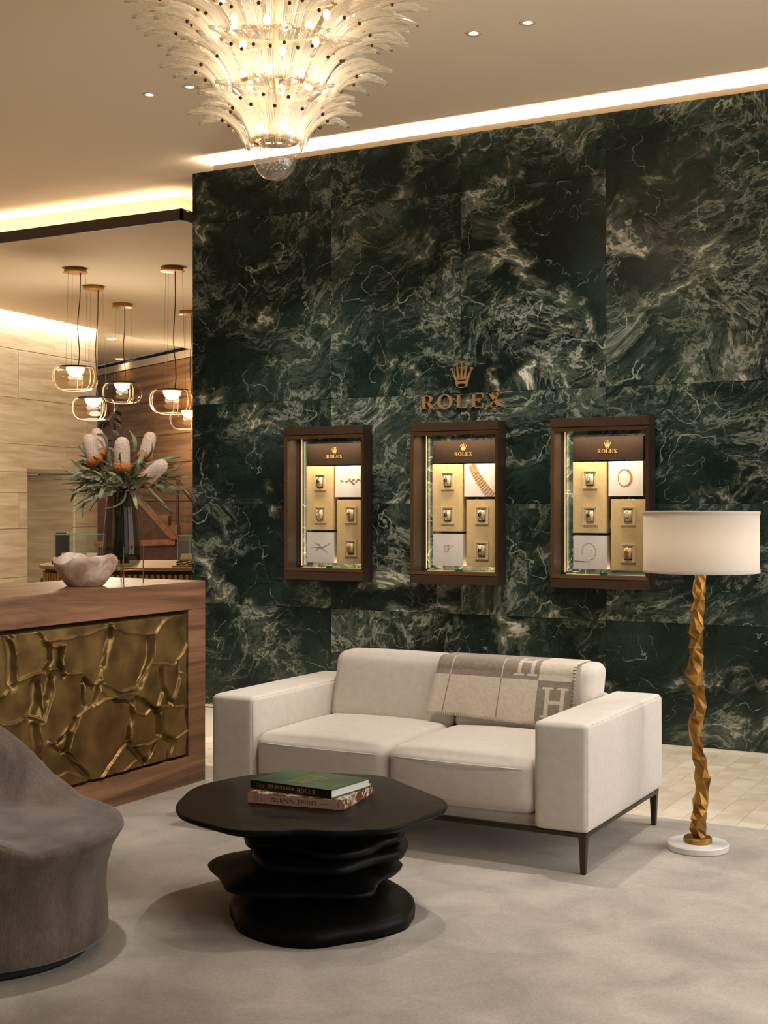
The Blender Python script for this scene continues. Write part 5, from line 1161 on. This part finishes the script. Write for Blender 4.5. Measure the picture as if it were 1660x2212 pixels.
def glass_case(px0, px1, pxc, py0, py1, depth, label):
    """glass box standing on a dark tray; pxc is the near vertical corner"""
    k = depth / FPX; x0, x1, xc_ = [(q - CX) * k for q in (px0, px1, pxc)]; z1 = CAMZ + (HY - py0) * k; z0 = CZ + .001
    P0, Pc, P1 = Vector((x0, depth + .05)), Vector((xc_, depth)), Vector((x1, depth + .30)); Pb = P0 + P1 - Pc
    q = [P0, Pc, P1, Pb]; mid = (P0 + P1) / 2
    t = thing('glass_display_box', label, 'display box', cc(mid.x, mid.y, z0), 'glass display boxes on the counter')
    grow = lambda f: [mid + (p - mid) * f for p in q]
    mk('tray', prism([cc(p.x, p.y, z0) for p in grow(1.06)], (0, 0, .035)), M['dark'], t)
    mk('velvet_pad', prism([cc(p.x, p.y, z0 + .0355) for p in grow(.94)], (0, 0, .012)), M['cream'], t)
    zg = z0 + .036
    for i in range(4):
        a_, b_ = q[i], q[(i + 1) % 4]; nn_ = (mid - (a_ + b_) / 2).normalized() * .006
        mk('glass_side', prism([cc(p.x, p.y, zg) for p in (a_, b_, b_ + nn_, a_ + nn_)], (0, 0, z1 - zg - .006)), M['panegreen'], t)
        mk('glass_edge', join(tube([cc(a_.x, a_.y, zg), cc(a_.x, a_.y, z1)], .004, 5), tube([cc(a_.x, a_.y, z1), cc(b_.x, b_.y, z1)], .004, 5)), M['glassedge'], t)
    mk('glass_lid', prism([cc(p.x, p.y, z1 - .0055) for p in q], (0, 0, .0055)), M['panegreen'], t)
    for i, (fx_, fy_) in enumerate(((-.45, -.1), (-.05, -.2), (.4, .05))):
        p = mid + (P1 - Pc) * (fy_ * .8) + (Pc - P0) * (fx_ * .8); c_ = cc(p.x, p.y, z0 + .048)
        mk('display_ramp', hexa([c_ + RIGHT * a2 + FWD * b2 for a2, b2 in ((-.05, -.04), (.05, -.04), (.05, .05), (-.05, .05))], [c_ + RIGHT * a2 + FWD * b2 + UP * h2 for a2, b2, h2 in ((-.05, -.04, .006), (.05, -.04, .006), (.05, .05, .05), (-.05, .05, .05))]), M['cream'], t)
glass_case(112, 213, 188, 1155, 1203, 12.25, 'glass display box behind the onyx bowl, left end of the counter')
glass_case(382, 452, 436, 1157, 1203, 12.05, 'glass display box at the edge of the green marble wall')
tp = cc((400 - CX) / FPX * 11.82, 11.82, CZ + .001)
tr = thing('jewellery_tray', 'pale tray with gilt display pieces at the right end of the counter', 'tray', tp)
mk('tray_base', prism([tp + RIGHT * a_ + FWD * b_ for a_, b_ in ((-.10, -.10), (.16, -.10), (.16, .08), (-.10, .08))], (0, 0, .014)), M['cream'], tr)
for k in range(4): mk('display_stick', tube([tp + RIGHT * (-.06 + k * .05) + FWD * -.07 + UP * .022, tp + RIGHT * (.0 + k * .05) + FWD * .05 + UP * (.03 + .012 * (k % 2))], .010, 6), M['goldleaf'], tr)
# dark chair behind the counter
sc0 = cc((135 - CX) / FPX * 13.9, 13.9, 0)
chr_ = thing('counter_chair', 'dark rounded chair back behind the left glass display box', 'chair', sc0)
zt_ = CAMZ + (HY - 1149) * 13.9 / FPX
mk('backrest', rbox(sc0 + Vector((0, 0, zt_ - .18)), (.17, .06, .36), .028, 4), M['leatherdark'], chr_, True)
mk('seat', rbox(sc0 + FWD * .22 + Vector((0, 0, .70)), (.40, .42, .07), .03, 4), M['leatherdark'], chr_, True)
mk('back_post', tube([sc0 + Vector((0, 0, .66)), sc0 + Vector((0, 0, zt_ - .34))], .015, 6), M['bronze'], chr_)
for a_, b_ in ((-.15, .06), (.15, .06), (-.15, .38), (.15, .38)): mk('leg', tube([sc0 + RIGHT * a_ + FWD * b_ + UP * FZ, sc0 + RIGHT * a_ * .9 + FWD * b_ + UP * .68], .014, 6), M['bronze'], chr_)
# stair balustrade
SD = 17.6
def sp_(px, py, d=0): return atd(px, py, SD + d)
bal = thing('stair_balustrade', 'red brown timber stair balustrade with a sloping handrail behind the vase', 'balustrade', cc((300 - CX) / FPX * SD, SD, FZ))
mk('side_panel', prism([Vector((*sp_(213, 1090).xy, FZ)), Vector((*sp_(440, 1090).xy, FZ)), sp_(440, 1172), sp_(376, 1166), sp_(286, 1064), sp_(255, 1030), sp_(213, 1030)], FWD * .06), M['woodred'] if 'woodred' in M else M['redwood'], bal)
def beam(a_, b_, wd, ht, par, name):
    a_, b_ = Vector(a_), Vector(b_); s_ = FWD * wd / 2; n_ = (b_ - a_).cross(FWD).normalized() * ht / 2
    return mk(name, hexa([a_ - s_ - n_, b_ - s_ - n_, b_ + s_ - n_, a_ + s_ - n_], [a_ - s_ + n_, b_ - s_ + n_, b_ + s_ + n_, a_ + s_ + n_]), M['railwood'], par)
beam(sp_(270, 1044, -.03), sp_(379, 1166, -.03), .10, .075, bal, 'handrail')
beam(sp_(205, 1176, -.03), sp_(379, 1171, -.03), .10, .075, bal, 'lower_rail')
bal2 = thing('stair_handrail', 'thin dark timber handrail on the wood wall beside the green marble', 'handrail', ccp(ww(2.2), FZ))
ra, rb = atd(384, 1040, 20.0), atd(425, 1090, 19.6)
mk('rail', tube([ra, rb], .035, 8), M['redwood'], bal2, True)
mk('post', tube([Vector((ra.x, ra.y, FZ)), ra], .018, 6), M['redwood'], bal2); mk('post', tube([Vector((rb.x, rb.y, FZ)), rb], .018, 6), M['redwood'], bal2)
for k, (px, py) in enumerate(((344, 1114), (364, 1135), (386, 1156))):
    a_ = atd(px, py, 18.9); b_ = atd(px + (19 if k < 2 else 60), py, 18.9)
    o = mk('stair_step', prism([Vector((a_.x, a_.y, FZ)), Vector((b_.x, b_.y, FZ)), b_, a_], FWD * .30), M['woodwall'], None)
    tag(o, ['highest visible wooden stair step behind the handrail', 'second highest wooden stair step behind the handrail', 'lowest visible wooden stair step behind the handrail'][k], 'stair step', 'steps of the stair hall')
# dark plant hanging at the end of the stone wall
pc = atd(236, 900, 19.3)
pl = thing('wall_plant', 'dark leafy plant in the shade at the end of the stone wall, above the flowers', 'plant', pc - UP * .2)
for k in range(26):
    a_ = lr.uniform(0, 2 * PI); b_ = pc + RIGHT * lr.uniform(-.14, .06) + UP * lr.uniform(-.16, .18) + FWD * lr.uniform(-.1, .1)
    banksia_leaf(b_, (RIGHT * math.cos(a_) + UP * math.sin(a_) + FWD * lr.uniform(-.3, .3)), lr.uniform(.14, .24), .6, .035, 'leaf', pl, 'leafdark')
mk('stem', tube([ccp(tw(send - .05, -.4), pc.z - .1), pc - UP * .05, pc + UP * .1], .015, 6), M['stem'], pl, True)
